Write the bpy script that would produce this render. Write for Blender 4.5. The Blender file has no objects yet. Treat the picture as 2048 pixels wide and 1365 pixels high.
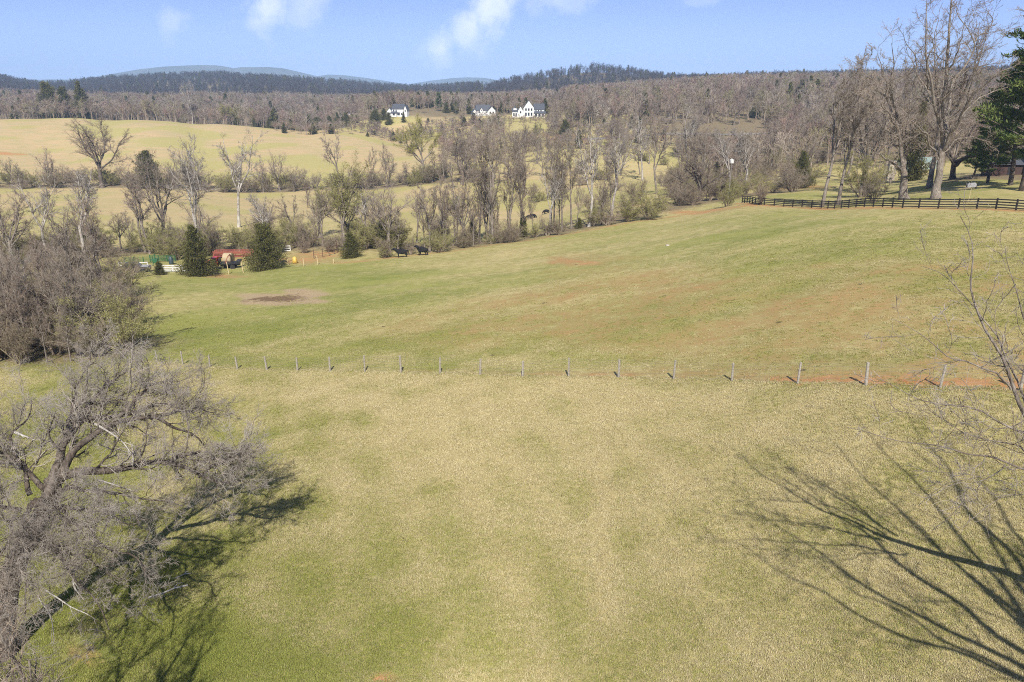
import bpy, bmesh, math, random
import numpy as np
from math import radians as rad, sin, cos, tan, pi
from mathutils import Vector

sc = bpy.context.scene
COL = sc.collection

# ------------------------------------------------------------------ camera
F = 1450.0; PITCH = rad(18.7); CZ = 15.0
cam = bpy.data.cameras.new('camera'); camo = bpy.data.objects.new('camera', cam); COL.objects.link(camo)
cam.sensor_width = 36.0; cam.lens = 36.0 * F / 2048.0
cam.clip_start = 0.5; cam.clip_end = 40000
camo.location = (0, 0, CZ); camo.rotation_euler = (pi / 2 - PITCH, 0, 0)
sc.camera = camo

# ------------------------------------------------------------------ world / sun / exposure
SUN_EL = rad(44)
w = bpy.data.worlds.new('World'); sc.world = w; w.use_nodes = True
nt = w.node_tree; nt.nodes.clear()
def N(t, typ, **kw):
    n = t.nodes.new(typ)
    for k, v in kw.items():
        if k.startswith('i_'): n.inputs[int(k[2:])].default_value = v
        else: setattr(n, k, v)
    return n
def mathn(t, op, a, b=None, clamp=False):
    n = t.nodes.new('ShaderNodeMath'); n.operation = op; n.use_clamp = clamp
    for i, x in enumerate((a, b)):
        if x is None: continue
        if isinstance(x, (int, float)): n.inputs[i].default_value = x
        else: t.links.new(x, n.inputs[i])
    return n.outputs[0]
def mixc(t, f, a, b, mode='MIX'):
    n = t.nodes.new('ShaderNodeMix'); n.data_type = 'RGBA'; n.blend_type = mode
    for s, x in ((n.inputs[0], f), (n.inputs[6], a), (n.inputs[7], b)):
        if isinstance(x, (int, float)): s.default_value = x
        elif isinstance(x, tuple): s.default_value = (*x[:3], 1)
        else: t.links.new(x, s)
    return n.outputs[2]
def sstep(t, x, a, b):
    n = t.nodes.new('ShaderNodeMapRange'); n.interpolation_type = 'SMOOTHSTEP'
    t.links.new(x, n.inputs[0]); n.inputs[1].default_value = a; n.inputs[2].default_value = b
    return n.outputs[0]
out = N(nt, 'ShaderNodeOutputWorld'); bg = N(nt, 'ShaderNodeBackground')
sky = N(nt, 'ShaderNodeTexSky', sky_type='NISHITA', sun_disc=False, sun_elevation=SUN_EL, sun_rotation=pi + 0.04,
        altitude=200, air_density=1.0, dust_density=0.35, ozone_density=2.2)
tc = N(nt, 'ShaderNodeTexCoord'); sep = N(nt, 'ShaderNodeSeparateXYZ'); nt.links.new(tc.outputs['Generated'], sep.inputs[0])
ysafe = mathn(nt, 'MAXIMUM', sep.outputs[1], 0.02)
ca = mathn(nt, 'DIVIDE', sep.outputs[0], ysafe); ce = mathn(nt, 'DIVIDE', sep.outputs[2], ysafe)
cv = N(nt, 'ShaderNodeCombineXYZ'); nt.links.new(ca, cv.inputs[0]); nt.links.new(ce, cv.inputs[1])
def pix_dir(u, v):
    x = (u - 1024) / F; y = (682.5 - v) / F
    f = cos(PITCH) + y * sin(PITCH)
    return x / f, (-sin(PITCH) + y * cos(PITCH)) / f
cn = N(nt, 'ShaderNodeTexNoise'); cn.inputs['Scale'].default_value = 30; cn.inputs['Detail'].default_value = 6; cn.inputs['Roughness'].default_value = .55
nt.links.new(cv.outputs[0], cn.inputs['Vector'])
cn2 = N(nt, 'ShaderNodeTexNoise'); cn2.inputs['Scale'].default_value = 9; cn2.inputs['Detail'].default_value = 3
nt.links.new(cv.outputs[0], cn2.inputs['Vector'])
tot = None
# wisps: centre (as sky direction), half sizes, tilt, strength
for (u, v, su, sv, ang, st) in ((345, 45, 45, 40, .6, .38), (535, 14, 60, 45, 1.1, .85), (612, 8, 75, 45, .8, .5), (985, 5, 120, 52, .95, 1.0),
                                (940, 55, 80, 40, .9, .9), (882, 98, 55, 36, .75, .9), (1120, 0, 90, 35, .1, .42), (1420, -6, 70, 16, .2, .3), (560, -30, 120, 40, .3, .6)):
    a, e = pix_dir(u, v)
    m = N(nt, 'ShaderNodeMapping'); m.vector_type = 'TEXTURE'
    m.inputs['Location'].default_value = (a, e, 0); m.inputs['Rotation'].default_value = (0, 0, ang)
    m.inputs['Scale'].default_value = (su / F, sv / F, 1)
    nt.links.new(cv.outputs[0], m.inputs['Vector'])
    ln = N(nt, 'ShaderNodeVectorMath', operation='LENGTH'); nt.links.new(m.outputs[0], ln.inputs[0])
    d = mathn(nt, 'ADD', ln.outputs['Value'], mathn(nt, 'MULTIPLY', mathn(nt, 'SUBTRACT', cn.outputs[0], .5), 2.3))
    k = mathn(nt, 'MULTIPLY', sstep(nt, d, 1.05, .05), st)
    tot = k if tot is None else mathn(nt, 'MAXIMUM', tot, k)
cl = mathn(nt, 'MULTIPLY', tot, mathn(nt, 'ADD', .12, mathn(nt, 'MULTIPLY', cn.outputs[0], 1.2)), clamp=True)
ramp = N(nt, 'ShaderNodeValToRGB'); nt.links.new(mathn(nt, 'MAXIMUM', sep.outputs[2], 0), ramp.inputs[0])
ramp.color_ramp.interpolation = 'EASE'
for i_, (p_, c_) in enumerate(((0, (.36, .52, .97)), (.05, (.325, .475, .96)), (.13, (.215, .33, .90)), (.34, (.17, .22, .34)), (.9, (.11, .145, .23)))):
    e_ = ramp.color_ramp.elements[i_] if i_ < 2 else ramp.color_ramp.elements.new(p_)
    e_.position = p_; e_.color = (*c_, 1)
ramp8 = mixc(nt, 1.0, ramp.outputs[0], (6.6, 6.6, 6.6), 'MULTIPLY')
skyt = mixc(nt, .82, sky.outputs[0], ramp8)
skyc = mixc(nt, cl, skyt, (7.2, 7.4, 7.7))
nt.links.new(skyc, bg.inputs[0]); bg.inputs[1].default_value = 0.12
nt.links.new(bg.outputs[0], out.inputs[0])
sun = bpy.data.lights.new('sun', 'SUN'); suno = bpy.data.objects.new('sun', sun); COL.objects.link(suno)
sun.energy = 4.9; sun.angle = rad(0.53); sun.color = (1, .945, .85)
suno.rotation_euler = Vector((-.045 * cos(SUN_EL), cos(SUN_EL), -sin(SUN_EL))).to_track_quat('-Z', 'Y').to_euler()
sc.view_settings.view_transform = 'Standard'; sc.view_settings.look = 'None'; sc.view_settings.gamma = 1
sc.view_settings.exposure = 0.55
sc.cycles.use_denoising = False; sc.cycles.filter_width = 1.05
sc.cycles.max_bounces = 5; sc.cycles.diffuse_bounces = 2; sc.cycles.glossy_bounces = 1; sc.cycles.volume_bounces = 0
sc.cycles.transparent_max_bounces = 8; sc.cycles.caustics_reflective = False; sc.cycles.caustics_refractive = False

# ------------------------------------------------------------------ small helpers
def P(u, v, Y):
    a, e = pix_dir(u, v)
    return np.array((a * Y, Y, CZ + e * Y))
def link(o, parent=None):
    COL.objects.link(o)
    if parent is not None: o.parent = parent
    return o
def tag(o, label=None, cat=None, group=None, kind=None):
    if label: o['label'] = label
    if cat: o['category'] = cat
    if group: o['group'] = group
    if kind: o['kind'] = kind
    return o
def thing(name, label, cat, loc=(0, 0, 0), rz=0, group=None, s=1):
    o = bpy.data.objects.new(name, None); link(o); o.empty_display_size = .3
    o.location = tuple(map(float, loc)); o.rotation_euler = (0, 0, rz); o.scale = (s, s, s)
    return tag(o, label, cat, group)
def mesh_np(name, V, Q, mat, T=None, smooth=False):
    me = bpy.data.meshes.new(name)
    V = np.asarray(V, np.float32); Q = np.zeros((0, 4), int) if Q is None else np.asarray(Q).reshape(-1, 4)
    T = np.zeros((0, 3), int) if T is None else np.asarray(T).reshape(-1, 3)
    me.vertices.add(len(V)); me.vertices.foreach_set('co', V.ravel())
    loops = np.concatenate([Q.ravel(), T.ravel()]).astype(np.int32)
    me.loops.add(len(loops)); me.loops.foreach_set('vertex_index', loops)
    st = np.concatenate([np.arange(len(Q)) * 4, len(Q) * 4 + np.arange(len(T)) * 3]).astype(np.int32)
    me.polygons.add(len(st)); me.polygons.foreach_set('loop_start', st)
    if smooth: me.polygons.foreach_set('use_smooth', np.ones(len(st), bool))
    me.update(calc_edges=True); me.validate()
    if mat: me.materials.append(mat)
    return me
def obj(name, me, parent=None):
    return link(bpy.data.objects.new(name, me), parent)
def copy_tree(o, parent=None):
    c = o.copy(); link(c, parent)
    for ch in list(o.children): copy_tree(ch, c)
    return c

class MB:
    """collects boxes, bars, prisms and lathes into one mesh"""
    def __init__(s): s.v = []; s.f = []
    def add(s, vs, fs):
        k = len(s.v); s.v += [tuple(map(float, p)) for p in vs]; s.f += [tuple(k + i for i in f) for f in fs]; return s
    def box(s, x0, y0, z0, x1, y1, z1, taper=0):
        t = taper
        vs = [(x0, y0, z0), (x1, y0, z0), (x1, y1, z0), (x0, y1, z0), (x0 + t, y0 + t, z1), (x1 - t, y0 + t, z1), (x1 - t, y1 - t, z1), (x0 + t, y1 - t, z1)]
        return s.add(vs, [(3, 2, 1, 0), (4, 5, 6, 7), (0, 1, 5, 4), (1, 2, 6, 5), (2, 3, 7, 6), (3, 0, 4, 7)])
    def bar(s, a, b, r, k=6, r2=None):
        a = Vector(a); b = Vector(b); d = (b - a).normalized(); r2 = r if r2 is None else r2
        x = d.cross(Vector((0, 0, 1)) if abs(d.z) < .9 else Vector((1, 0, 0))).normalized(); y = d.cross(x)
        vs = []
        for p, q in ((a, r), (b, r2)):
            for i in range(k):
                t = 2 * pi * (i + .5) / k; vs.append(p + x * cos(t) * q + y * sin(t) * q)
        fs = [(i, (i + 1) % k, k + (i + 1) % k, k + i) for i in range(k)] + [tuple(range(k - 1, -1, -1)), tuple(range(k, 2 * k))]
        return s.add(vs, fs)
    def path(s, pts, r, k=6):
        for a, b in zip(pts, pts[1:]): s.bar(a, b, r, k)
        return s
    def prism(s, prof, x0, x1, axis='x'):
        n = len(prof); f = (lambda x, p: (x, p[0], p[1])) if axis == 'x' else (lambda x, p: (p[0], x, p[1]))
        vs = [f(x0, p) for p in prof] + [f(x1, p) for p in prof]
        return s.add(vs, [(i, (i + 1) % n, n + (i + 1) % n, n + i) for i in range(n)] + [tuple(range(n - 1, -1, -1)), tuple(range(n, 2 * n))])
    def lathe(s, prof, c=(0, 0, 0), k=14, axis='z'):
        vs = []; n = len(prof)
        for r, h in prof:
            for i in range(k):
                t = 2 * pi * i / k
                p = (r * cos(t), r * sin(t), h) if axis == 'z' else (r * cos(t), h, r * sin(t)) if axis == 'y' else (h, r * cos(t), r * sin(t))
                vs.append(tuple(p[j] + c[j] for j in range(3)))
        fs = [(a * k + i, a * k + (i + 1) % k, (a + 1) * k + (i + 1) % k, (a + 1) * k + i) for a in range(n - 1) for i in range(k)]
        fs += [tuple(range(k - 1, -1, -1)), tuple((n - 1) * k + i for i in range(k))]
        return s.add(vs, fs)
    def build(s, name, mat, parent=None, bevel=0, smooth=False):
        me = bpy.data.meshes.new(name); me.from_pydata(s.v, [], s.f)
        bm = bmesh.new(); bm.from_mesh(me); bmesh.ops.recalc_face_normals(bm, faces=bm.faces[:])
        if bevel: bmesh.ops.bevel(bm, geom=[e for e in bm.edges if e.calc_face_angle(0) > .5], offset=bevel, segments=2, affect='EDGES', profile=.6)
        if smooth:
            for f in bm.faces: f.smooth = True
        bm.to_mesh(me); bm.free(); me.materials.append(mat)
        return obj(name, me, parent)

# ------------------------------------------------------------------ materials
def mat_simple(name, col, rough=.7, metal=0, noise=0, nscale=6, col2=None, emis=None):
    m = bpy.data.materials.new(name); m.use_nodes = True; t = m.node_tree; b = t.nodes['Principled BSDF']
    b.inputs['Roughness'].default_value = rough; b.inputs['Metallic'].default_value = metal
    if noise:
        c = N(t, 'ShaderNodeTexCoord'); n = N(t, 'ShaderNodeTexNoise'); n.inputs['Scale'].default_value = nscale; n.inputs['Detail'].default_value = 5
        t.links.new(c.outputs['Object'], n.inputs['Vector'])
        c2 = col2 or tuple(x * .55 for x in col)
        f = sstep(t, n.outputs[0], .5 - noise * .5, .5 + noise * .5)
        t.links.new(mixc(t, f, c2, col), b.inputs['Base Color'])
    else: b.inputs['Base Color'].default_value = (*col, 1)
    return m
def mat_veg(name, c1, c2, c3=None, rough=.85, nscale=.9, trans=0, pal=None):
    """bark, twigs or leaves: every plant its own tone, broken up along it"""
    m = bpy.data.materials.new(name); m.use_nodes = True; t = m.node_tree; b = t.nodes['Principled BSDF']
    b.inputs['Roughness'].default_value = rough; b.inputs['Specular IOR Level'].default_value = .2
    oi = N(t, 'ShaderNodeObjectInfo'); g = N(t, 'ShaderNodeTexCoord')
    n = N(t, 'ShaderNodeTexNoise'); n.inputs['Scale'].default_value = nscale; n.inputs['Detail'].default_value = 4; n.inputs['Roughness'].default_value = .7
    t.links.new(g.outputs['Object'], n.inputs['Vector'])
    a = mixc(t, oi.outputs['Random'], c1, c2)
    if pal:
        rp = N(t, 'ShaderNodeValToRGB'); rp.color_ramp.interpolation = 'CONSTANT'; t.links.new(oi.outputs['Random'], rp.inputs[0])
        for i_, c_ in enumerate(pal):
            e_ = rp.color_ramp.elements[i_] if i_ < 2 else rp.color_ramp.elements.new(i_ / len(pal))
            e_.position = i_ / len(pal); e_.color = (*c_, 1)
        a = rp.outputs[0]
    a = mixc(t, sstep(t, n.outputs[0], .42, .66), a, c3 or tuple(min(1, x * 1.35) for x in c2))
    t.links.new(a, b.inputs['Base Color'])
    if 'bark' in name:
        mp_ = N(t, 'ShaderNodeMapping'); mp_.inputs['Scale'].default_value = (5, 5, .9); t.links.new(g.outputs['Object'], mp_.inputs['Vector'])
        n2 = N(t, 'ShaderNodeTexNoise'); n2.inputs['Scale'].default_value = 2.0; n2.inputs['Detail'].default_value = 3; t.links.new(mp_.outputs[0], n2.inputs['Vector'])
        bm_ = N(t, 'ShaderNodeBump'); bm_.inputs['Strength'].default_value = .8; bm_.inputs['Distance'].default_value = .12; t.links.new(n2.outputs[0], bm_.inputs['Height']); t.links.new(bm_.outputs[0], b.inputs['Normal'])
        a = mixc(t, mathn(t, 'MULTIPLY', sstep(t, n2.outputs[0], .52, .36), .55), a, tuple(x * .5 for x in c1)); t.links.new(a, b.inputs['Base Color'])
    if trans:
        tr = N(t, 'ShaderNodeBsdfTranslucent'); t.links.new(a, tr.inputs[0]); mx = N(t, 'ShaderNodeMixShader'); mx.inputs[0].default_value = trans
        o = t.nodes['Material Output']; t.links.new(b.outputs[0], mx.inputs[1]); t.links.new(tr.outputs[0], mx.inputs[2]); t.links.new(mx.outputs[0], o.inputs[0])
    return m
M = dict(
    bark=mat_veg('bark', (.15, .122, .098), (.23, .195, .162), (.31, .27, .23), nscale=2.0),
    darkbark=mat_veg('dark_bark', (.075, .058, .046), (.11, .088, .07), (.19, .16, .135), nscale=2.2),
    pale=mat_veg('pale_bark', (.40, .37, .33), (.50, .47, .43), (.24, .2, .17), nscale=1.3),
    twig=mat_veg('twig', (.15, .115, .085), (.30, .24, .185), (.35, .29, .235), pal=((.20, .155, .115), (.30, .24, .185), (.25, .185, .14), (.34, .28, .225), (.17, .13, .10), (.28, .235, .15), (.32, .245, .20), (.23, .19, .15))),
    greytwig=mat_veg('grey_twig', (.235, .202, .168), (.29, .252, .215), (.40, .355, .31), nscale=.5),
    brush=mat_veg('brush', (.145, .11, .075), (.25, .195, .14), (.31, .255, .18), pal=((.18, .14, .10), (.25, .20, .15), (.30, .245, .195), (.21, .175, .11), (.27, .21, .165))),
    olive=mat_veg('olive_twig', (.215, .20, .08), (.27, .25, .105), (.32, .295, .12)),
    willow=mat_veg('budding_leaf', (.22, .20, .05), (.26, .235, .065), (.30, .275, .085)),
    redbud=mat_veg('red_bud', (.28, .12, .10), (.34, .17, .14)),
    cedar=mat_veg('cedar_leaf', (.06, .066, .022), (.095, .096, .032), (.20, .18, .066), nscale=2.2, trans=.15),
    pine=mat_veg('pine_leaf', (.07, .108, .030), (.09, .13, .036), (.17, .20, .058), nscale=.8, trans=.2),
    white_bloom=mat_veg('bloom', (.62, .60, .52), (.7, .68, .6), (.5, .48, .36)),
    wood_far=mat_veg('wood_far', (.20, .155, .125), (.36, .30, .255), (.31, .25, .205), nscale=.15, pal=((.27, .21, .165), (.36, .29, .23), (.20, .155, .12), (.34, .235, .19), (.40, .335, .27), (.26, .235, .13), (.30, .24, .19), (.23, .19, .155), (.37, .32, .27), (.31, .27, .16), (.29, .20, .17))),
    blue_wood=mat_veg('wood_hill', (.062, .052, .05), (.10, .084, .08), (.085, .07, .066), nscale=.15),
    post=mat_simple('weathered_post', (.40, .36, .30), .9, 0, .5, 9, (.25, .22, .18)),
    wire=mat_simple('wire', (.32, .31, .30), .5, .6),
    blackfence=mat_simple('black_board', (.018, .017, .017), .6, 0, .5, 5, (.035, .03, .027)),
    stake=mat_simple('stake_wood', (.62, .50, .30), .8, 0, .5, 5, (.45, .35, .2)),
    white=mat_simple('white_paint', (.70, .70, .69), .5, 0, .5, 1.2, (.60, .60, .60)),
    roof=mat_simple('dark_roof', (.055, .06, .075), .6, 0, .6, 3, (.075, .08, .095)),
    glass=mat_simple('window_glass', (.03, .035, .045), .1),
    red=mat_simple('red_paint', (.55, .02, .018), .35, 0, .4, 3, (.40, .018, .016)),
    rust=mat_simple('red_oxide', (.34, .095, .062), .7, 0, .6, 6, (.26, .09, .065)),
    black=mat_simple('black_steel', (.02, .02, .022), .5),
    rubber=mat_simple('rubber', (.022, .021, .02), .85),
    green=mat_simple('green_paint', (.025, .13, .058), .5, 0, .5, 5, (.025, .09, .042)),
    teal=mat_simple('dark_plastic', (.035, .06, .07), .5),
    yellow=mat_simple('yellow_plastic', (.62, .42, .09), .5, 0, .4, 3, (.50, .34, .08)),
    hay=mat_simple('hay', (.36, .27, .14), .95, 0, .6, 9, (.24, .17, .09)),
    net=mat_simple('bale_wrap', (.40, .32, .20), .8),
    steel=mat_simple('galvanised', (.38, .38, .38), .5, .5, .5, 7, (.25, .24, .23)),
    pipe=mat_simple('rusty_pipe', (.14, .085, .06), .7, 0, .6, 6, (.08, .05, .04)),
    greybox=mat_simple('grey_tin', (.36, .36, .37), .5, .2, .5, 6, (.26, .25, .25)),
    hide=mat_simple('black_hide', (.006, .0055, .0055), .9),
    stone=mat_simple('field_stone', (.48, .43, .36), .9, 0, .8, 2.6, (.27, .23, .19)),
    shed=mat_simple('shed_board', (.06, .033, .024), .8, 0, .5, 3, (.05, .025, .02)),
    palegreen=mat_simple('pale_green_tin', (.24, .30, .275), .5, 0, .4, 1, (.19, .24, .22)),
    asphalt=mat_simple('asphalt', (.16, .155, .15), .9),
    sedan=mat_simple('navy_paint', (.022, .025, .034), .3),
    silver=mat_simple('silver_paint', (.55, .57, .6), .35, .3),
    chrome=mat_simple('headlight_glass', (.7, .7, .7), .15),
)

# ------------------------------------------------------------------ terrain (one smooth sheet through surveyed points)
CT = [(0, 5, -.8), (0, 15, -1.2), (16, 15, .5), (-17, 20, -2.6), (30, 15, 2.2), (-32, 22, -5), (-40, 10, -5), (40, 8, 3), (0, -30, .5), (60, -30, 3), (-60, -30, -6), (-120, 0, -12), (120, 0, 6),
      (7, 25, -1.0), (-6, 34, -3.2)]
def cp(u, v, Y): CT.append(tuple(P(u, v, Y)))
for a in ((1880, 773, 33), (1464, 759, 40), (1137, 753, 46), (880, 748, 50), (600, 741, 56), (315, 726, 63), (200, 716, 68),
          (430, 547, 125), (320, 548, 122), (570, 532, 127), (803, 515, 128), (1000, 489, 138), (1200, 454, 150), (1400, 426, 152), (1490, 409, 145), (1643, 416, 126), (1760, 414, 107), (1900, 416, 96), (2040, 419, 89),
          (200, 560, 118), (60, 600, 105),
          (560, 500, 150), (640, 490, 152), (300, 505, 152), (100, 470, 180), (400, 470, 180), (850, 470, 170), (1065, 438, 215), (1000, 450, 190),
          (100, 410, 265), (400, 440, 215), (400, 400, 280), (700, 430, 215), (700, 395, 285), (900, 395, 270), (1300, 345, 330), (1160, 372, 270), (1300, 400, 190), (1250, 390, 210),
          (100, 370, 330), (500, 380, 325), (750, 375, 320), (900, 350, 330),
          (100, 300, 440), (400, 300, 440), (600, 320, 405), (750, 325, 385),
          (20, 238.5, 545), (150, 238.5, 546), (261, 241, 546), (347, 244.5, 543), (425, 249.5, 538), (507, 256, 530), (575, 262, 521), (640, 268.5, 511), (750, 280, 492), (850, 293, 462), (200, 252, 520), (400, 262, 512), (600, 278, 490), (-300, 236, 540), (-300, 300, 440), (-300, 400, 290),
          (50, 244, 640), (250, 248, 640), (400, 256, 640), (600, 268, 620), (800, 270, 545), (-300, 246, 640),
          (800, 240, 575), (890, 236, 590), (965, 231, 595), (1055, 234, 560), (1110, 272, 440), (1150, 300, 390), (950, 300, 420),
          (1350, 290, 390), (1410, 267, 430), (1500, 267, 430), (1300, 267, 430),
          (1640, 400, 150), (1750, 385, 165), (1870, 385, 130), (1990, 375, 128), (1600, 385, 175), (1560, 385, 190), (1800, 352, 215), (1950, 350, 165), (2048, 345, 165), (2300, 350, 165), (2300, 390, 120),
          (1700, 330, 260), (1700, 290, 340), (1900, 300, 320), (2200, 290, 320),
          (1200, 225, 620), (1400, 225, 540), (1650, 225, 520), (1900, 225, 520), (2200, 225, 520), (1200, 205, 780), (1400, 192, 760), (1650, 186, 760), (1900, 184, 760), (2200, 184, 760),
          (700, 228, 700), (950, 222, 700), (400, 226, 800), (100, 222, 800), (-300, 222, 800), (700, 212, 950), (950, 207, 950), (400, 208, 1000), (100, 205, 1000),
          (1400, 182, 950), (1650, 176, 950), (1900, 174, 950), (2300, 174, 950), (1170, 195, 1050),
          (-300, 150, 1800), (0, 163, 1800), (70, 178, 1800), (180, 170, 1900), (300, 162, 1900), (420, 157, 1900), (560, 165, 1900), (700, 175, 1900), (850, 184, 1900),
          (950, 180, 1650), (1050, 166, 1550), (1110, 157, 1500), (1180, 149, 1480), (1260, 154, 1480), (1340, 167, 1500), (1450, 169, 1500), (1600, 166, 1500), (1800, 160, 1500), (2100, 152, 1500), (2400, 160, 1500),
          (400, 196, 1350), (700, 200, 1350), (950, 200, 1300), (1180, 182, 1250), (100, 196, 1350),
          (0, 192, 3000), (500, 192, 3000), (1000, 191, 3000), (1500, 190, 3000), (2000, 190, 3000), (-600, 190, 3000), (2600, 190, 3000),
          (0, 190, 12000), (1000, 190, 12000), (2000, 190, 12000)): cp(*a)
CT += [(-900, 300, -10), (900, 300, 20), (0, -900, 5), (-900, -500, 0), (900, -500, 15), (-6000, 0, 0), (6000, 0, 20), (0, -6000, 10)]
CT = np.array(CT)
def warp(x, y):
    r = np.sqrt(x * x + y * y) + 1e-6; k = np.log1p(r / 30.0) / r
    return np.stack([x * k, y * k], -1)
def tps(a, b):
    d2 = ((a[:, None, :] - b[None]) ** 2).sum(-1)
    return .5 * d2 * np.log(d2 + 1e-12)
_wc = warp(CT[:, 0], CT[:, 1]); _n = len(_wc)
_K = tps(_wc, _wc) + np.eye(_n) * 2e-5; _Pm = np.c_[np.ones(_n), _wc]
_A = np.zeros((_n + 3, _n + 3)); _A[:_n, :_n] = _K; _A[:_n, _n:] = _Pm; _A[_n:, :_n] = _Pm.T
_sol = np.linalg.solve(_A, np.r_[CT[:, 2], 0, 0, 0])
def H(x, y):
    x = np.atleast_1d(np.asarray(x, float)); y = np.atleast_1d(np.asarray(y, float)); res = np.empty(x.size)
    for i in range(0, x.size, 20000):
        p = warp(x.ravel()[i:i + 20000], y.ravel()[i:i + 20000])
        res[i:i + 20000] = tps(p, _wc) @ _sol[:_n] + np.c_[np.ones(len(p)), p] @ _sol[_n:]
    xx, yy = x.ravel(), y.ravel(); r = np.sqrt(xx * xx + yy * yy)
    res += .10 * np.sin(xx * .31 + 1.3 * np.sin(yy * .17)) * np.sin(yy * .27 + .9 * np.sin(xx * .13)) * np.clip(r / 30, .2, 1)
    res += np.clip((r - 150) / 300, 0, 1) * .25 * np.sin(xx * .043 + np.sin(yy * .031)) * np.sin(yy * .05 + 1.7)
    return res.reshape(x.shape)
def h1(x, y): return float(H(x, y)[0])
_ts = np.exp(np.linspace(np.log(8), np.log(9000), 700))
def ground(u, v):
    a, e = pix_dir(u, v); z = CZ + e * _ts - H(a * _ts, _ts); i = np.argmax(z < 0)
    if z[i] >= 0: i = len(_ts) - 1
    if i == 0: t = _ts[0]
    else: t = _ts[i - 1] + (_ts[i] - _ts[i - 1]) * z[i - 1] / (z[i - 1] - z[i])
    return np.array((a * t, t, h1(a * t, t)))
def base(u, Y):
    """a point standing on the ground in the direction u, Y metres out"""
    a, e = pix_dir(u, 400)
    for _ in range(4):
        z = h1(a * Y, Y); v = 682.5 - F * tan(PITCH - math.atan2(CZ - z, Y)); a, e = pix_dir(u, v)
    return np.array((a * Y, Y, h1(a * Y, Y)))

NR, NA = 620, 420
rr = 12 * (11500 / 12) ** np.linspace(0, 1, NR); aa = np.linspace(-rad(88), rad(88), NA)
gx = (rr[:, None] * np.sin(aa)[None]); gy = (rr[:, None] * np.cos(aa)[None] - 26)
gz = H(gx.ravel(), gy.ravel()).reshape(gx.shape)
idx = np.arange(NR * NA).reshape(NR, NA)
GQ = np.stack([idx[:-1, :-1], idx[:-1, 1:], idx[1:, 1:], idx[1:, :-1]], -1).reshape(-1, 4)[:, ::-1]
GX, GY = gx.ravel(), gy.ravel()
class blob:
    """a patch of ground: centre, two half axes (metres on the ground)"""
    def __init__(s, u, v, ru, rv, sh=.8):
        c = ground(u, v); a = (ground(u + ru, v) - ground(u - ru, v)) / 2; b = (ground(u, v - rv) - ground(u, v + rv)) / 2
        s.c = c[:2]; s.m = np.linalg.inv(np.array([a[:2], b[:2]]).T); s.sh = sh
    def __call__(s, x, y):
        q = s.m @ np.stack([x - s.c[0], y - s.c[1]]); d = np.sqrt((q ** 2).sum(0))
        th = np.arctan2(q[1], q[0]); ph = s.c[0] * 3.1 + s.c[1]
        d = d * (1 + .22 * np.sin(2 * th + ph) + .16 * np.sin(3 * th + 2 * ph) + .12 * np.sin(5 * th + ph * 3))
        return 1 / (1 + np.exp((d - 1) * 6 * s.sh))
def seg_dist(x, y, pts):
    best = np.full(x.shape, 1e9)
    for a, b in zip(pts, pts[1:]):
        a = np.array(a[:2]); b = np.array(b[:2]); d = b - a; t = np.clip(((x - a[0]) * d[0] + (y - a[1]) * d[1]) / (d @ d), 0, 1)
        best = np.minimum(best, np.hypot(x - a[0] - t * d[0], y - a[1] - t * d[1]))
    return best
def smooth(a, b, x):
    t = np.clip((x - a) / (b - a), 0, 1); return t * t * (3 - 2 * t)

def vnoise(x, y, size, seed, octs=3):
    out_ = np.zeros_like(x); amp = 1.0; tot_ = 0
    for o in range(octs):
        q = size / 2 ** o; X = x / q; Y = y / q; i = np.floor(X).astype(np.int64); j = np.floor(Y).astype(np.int64); fx_, fy_ = X - i, Y - j
        fx_ = fx_ * fx_ * (3 - 2 * fx_); fy_ = fy_ * fy_ * (3 - 2 * fy_)
        def hsh(a, b): 
            n = (a * 374761393 + b * 668265263 + (seed + o) * 974634777) & 0xffffffff; n = ((n ^ (n >> 13)) * 1274126177) & 0xffffffff
            return ((n ^ (n >> 16)) & 0xffff) / 65535.0
        v = (hsh(i, j) * (1 - fx_) + hsh(i + 1, j) * fx_) * (1 - fy_) + (hsh(i, j + 1) * (1 - fx_) + hsh(i + 1, j + 1) * fx_) * fy_
        out_ += amp * v; tot_ += amp; amp *= .55
    return out_ / tot_ - .5
# fence lines (bases read off the ground)
WIRE_U = [(266, 722), (315, 726), (366, 730), (420, 735), (475, 739), (534, 741), (595, 742), (660, 743), (730, 744), (802, 746), (880, 748), (960, 750), (1045, 754), (1137, 754), (1237, 756), (1347, 759), (1464, 762), (1595, 768), (1732, 771), (1880, 776), (2040, 782), (2215, 790)]
WIRE = [ground(*p) for p in WIRE_U]
BOARD_U = [(2130, 427), (2037, 422), (1915, 418), (1812, 417), (1718, 415), (1643, 417), (1560, 413), (1510, 410), (1484, 406)]
BOARD = [ground(*p) for p in BOARD_U]
EDGE = [ground(*p) for p in ((670, 526), (740, 521), (803, 514), (900, 503), (1000, 488), (1100, 474), (1200, 456), (1300, 440), (1390, 426), (1430, 418))]

g = np.full(GX.shape, .30); soil = np.zeros_like(g); lit = np.zeros_like(g); dry = np.zeros_like(g); wood = np.zeros_like(g)
fx = np.array([p[0] for p in WIRE]); fy = np.array([p[1] for p in WIRE]); o_ = np.argsort(fx)
fence_y = np.interp(GX, fx[o_], fy[o_]); beyond = smooth(-.25, .25, GY - fence_y) * smooth(-60, -30, GX + 30)
R_ = np.hypot(GX, GY)
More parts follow.
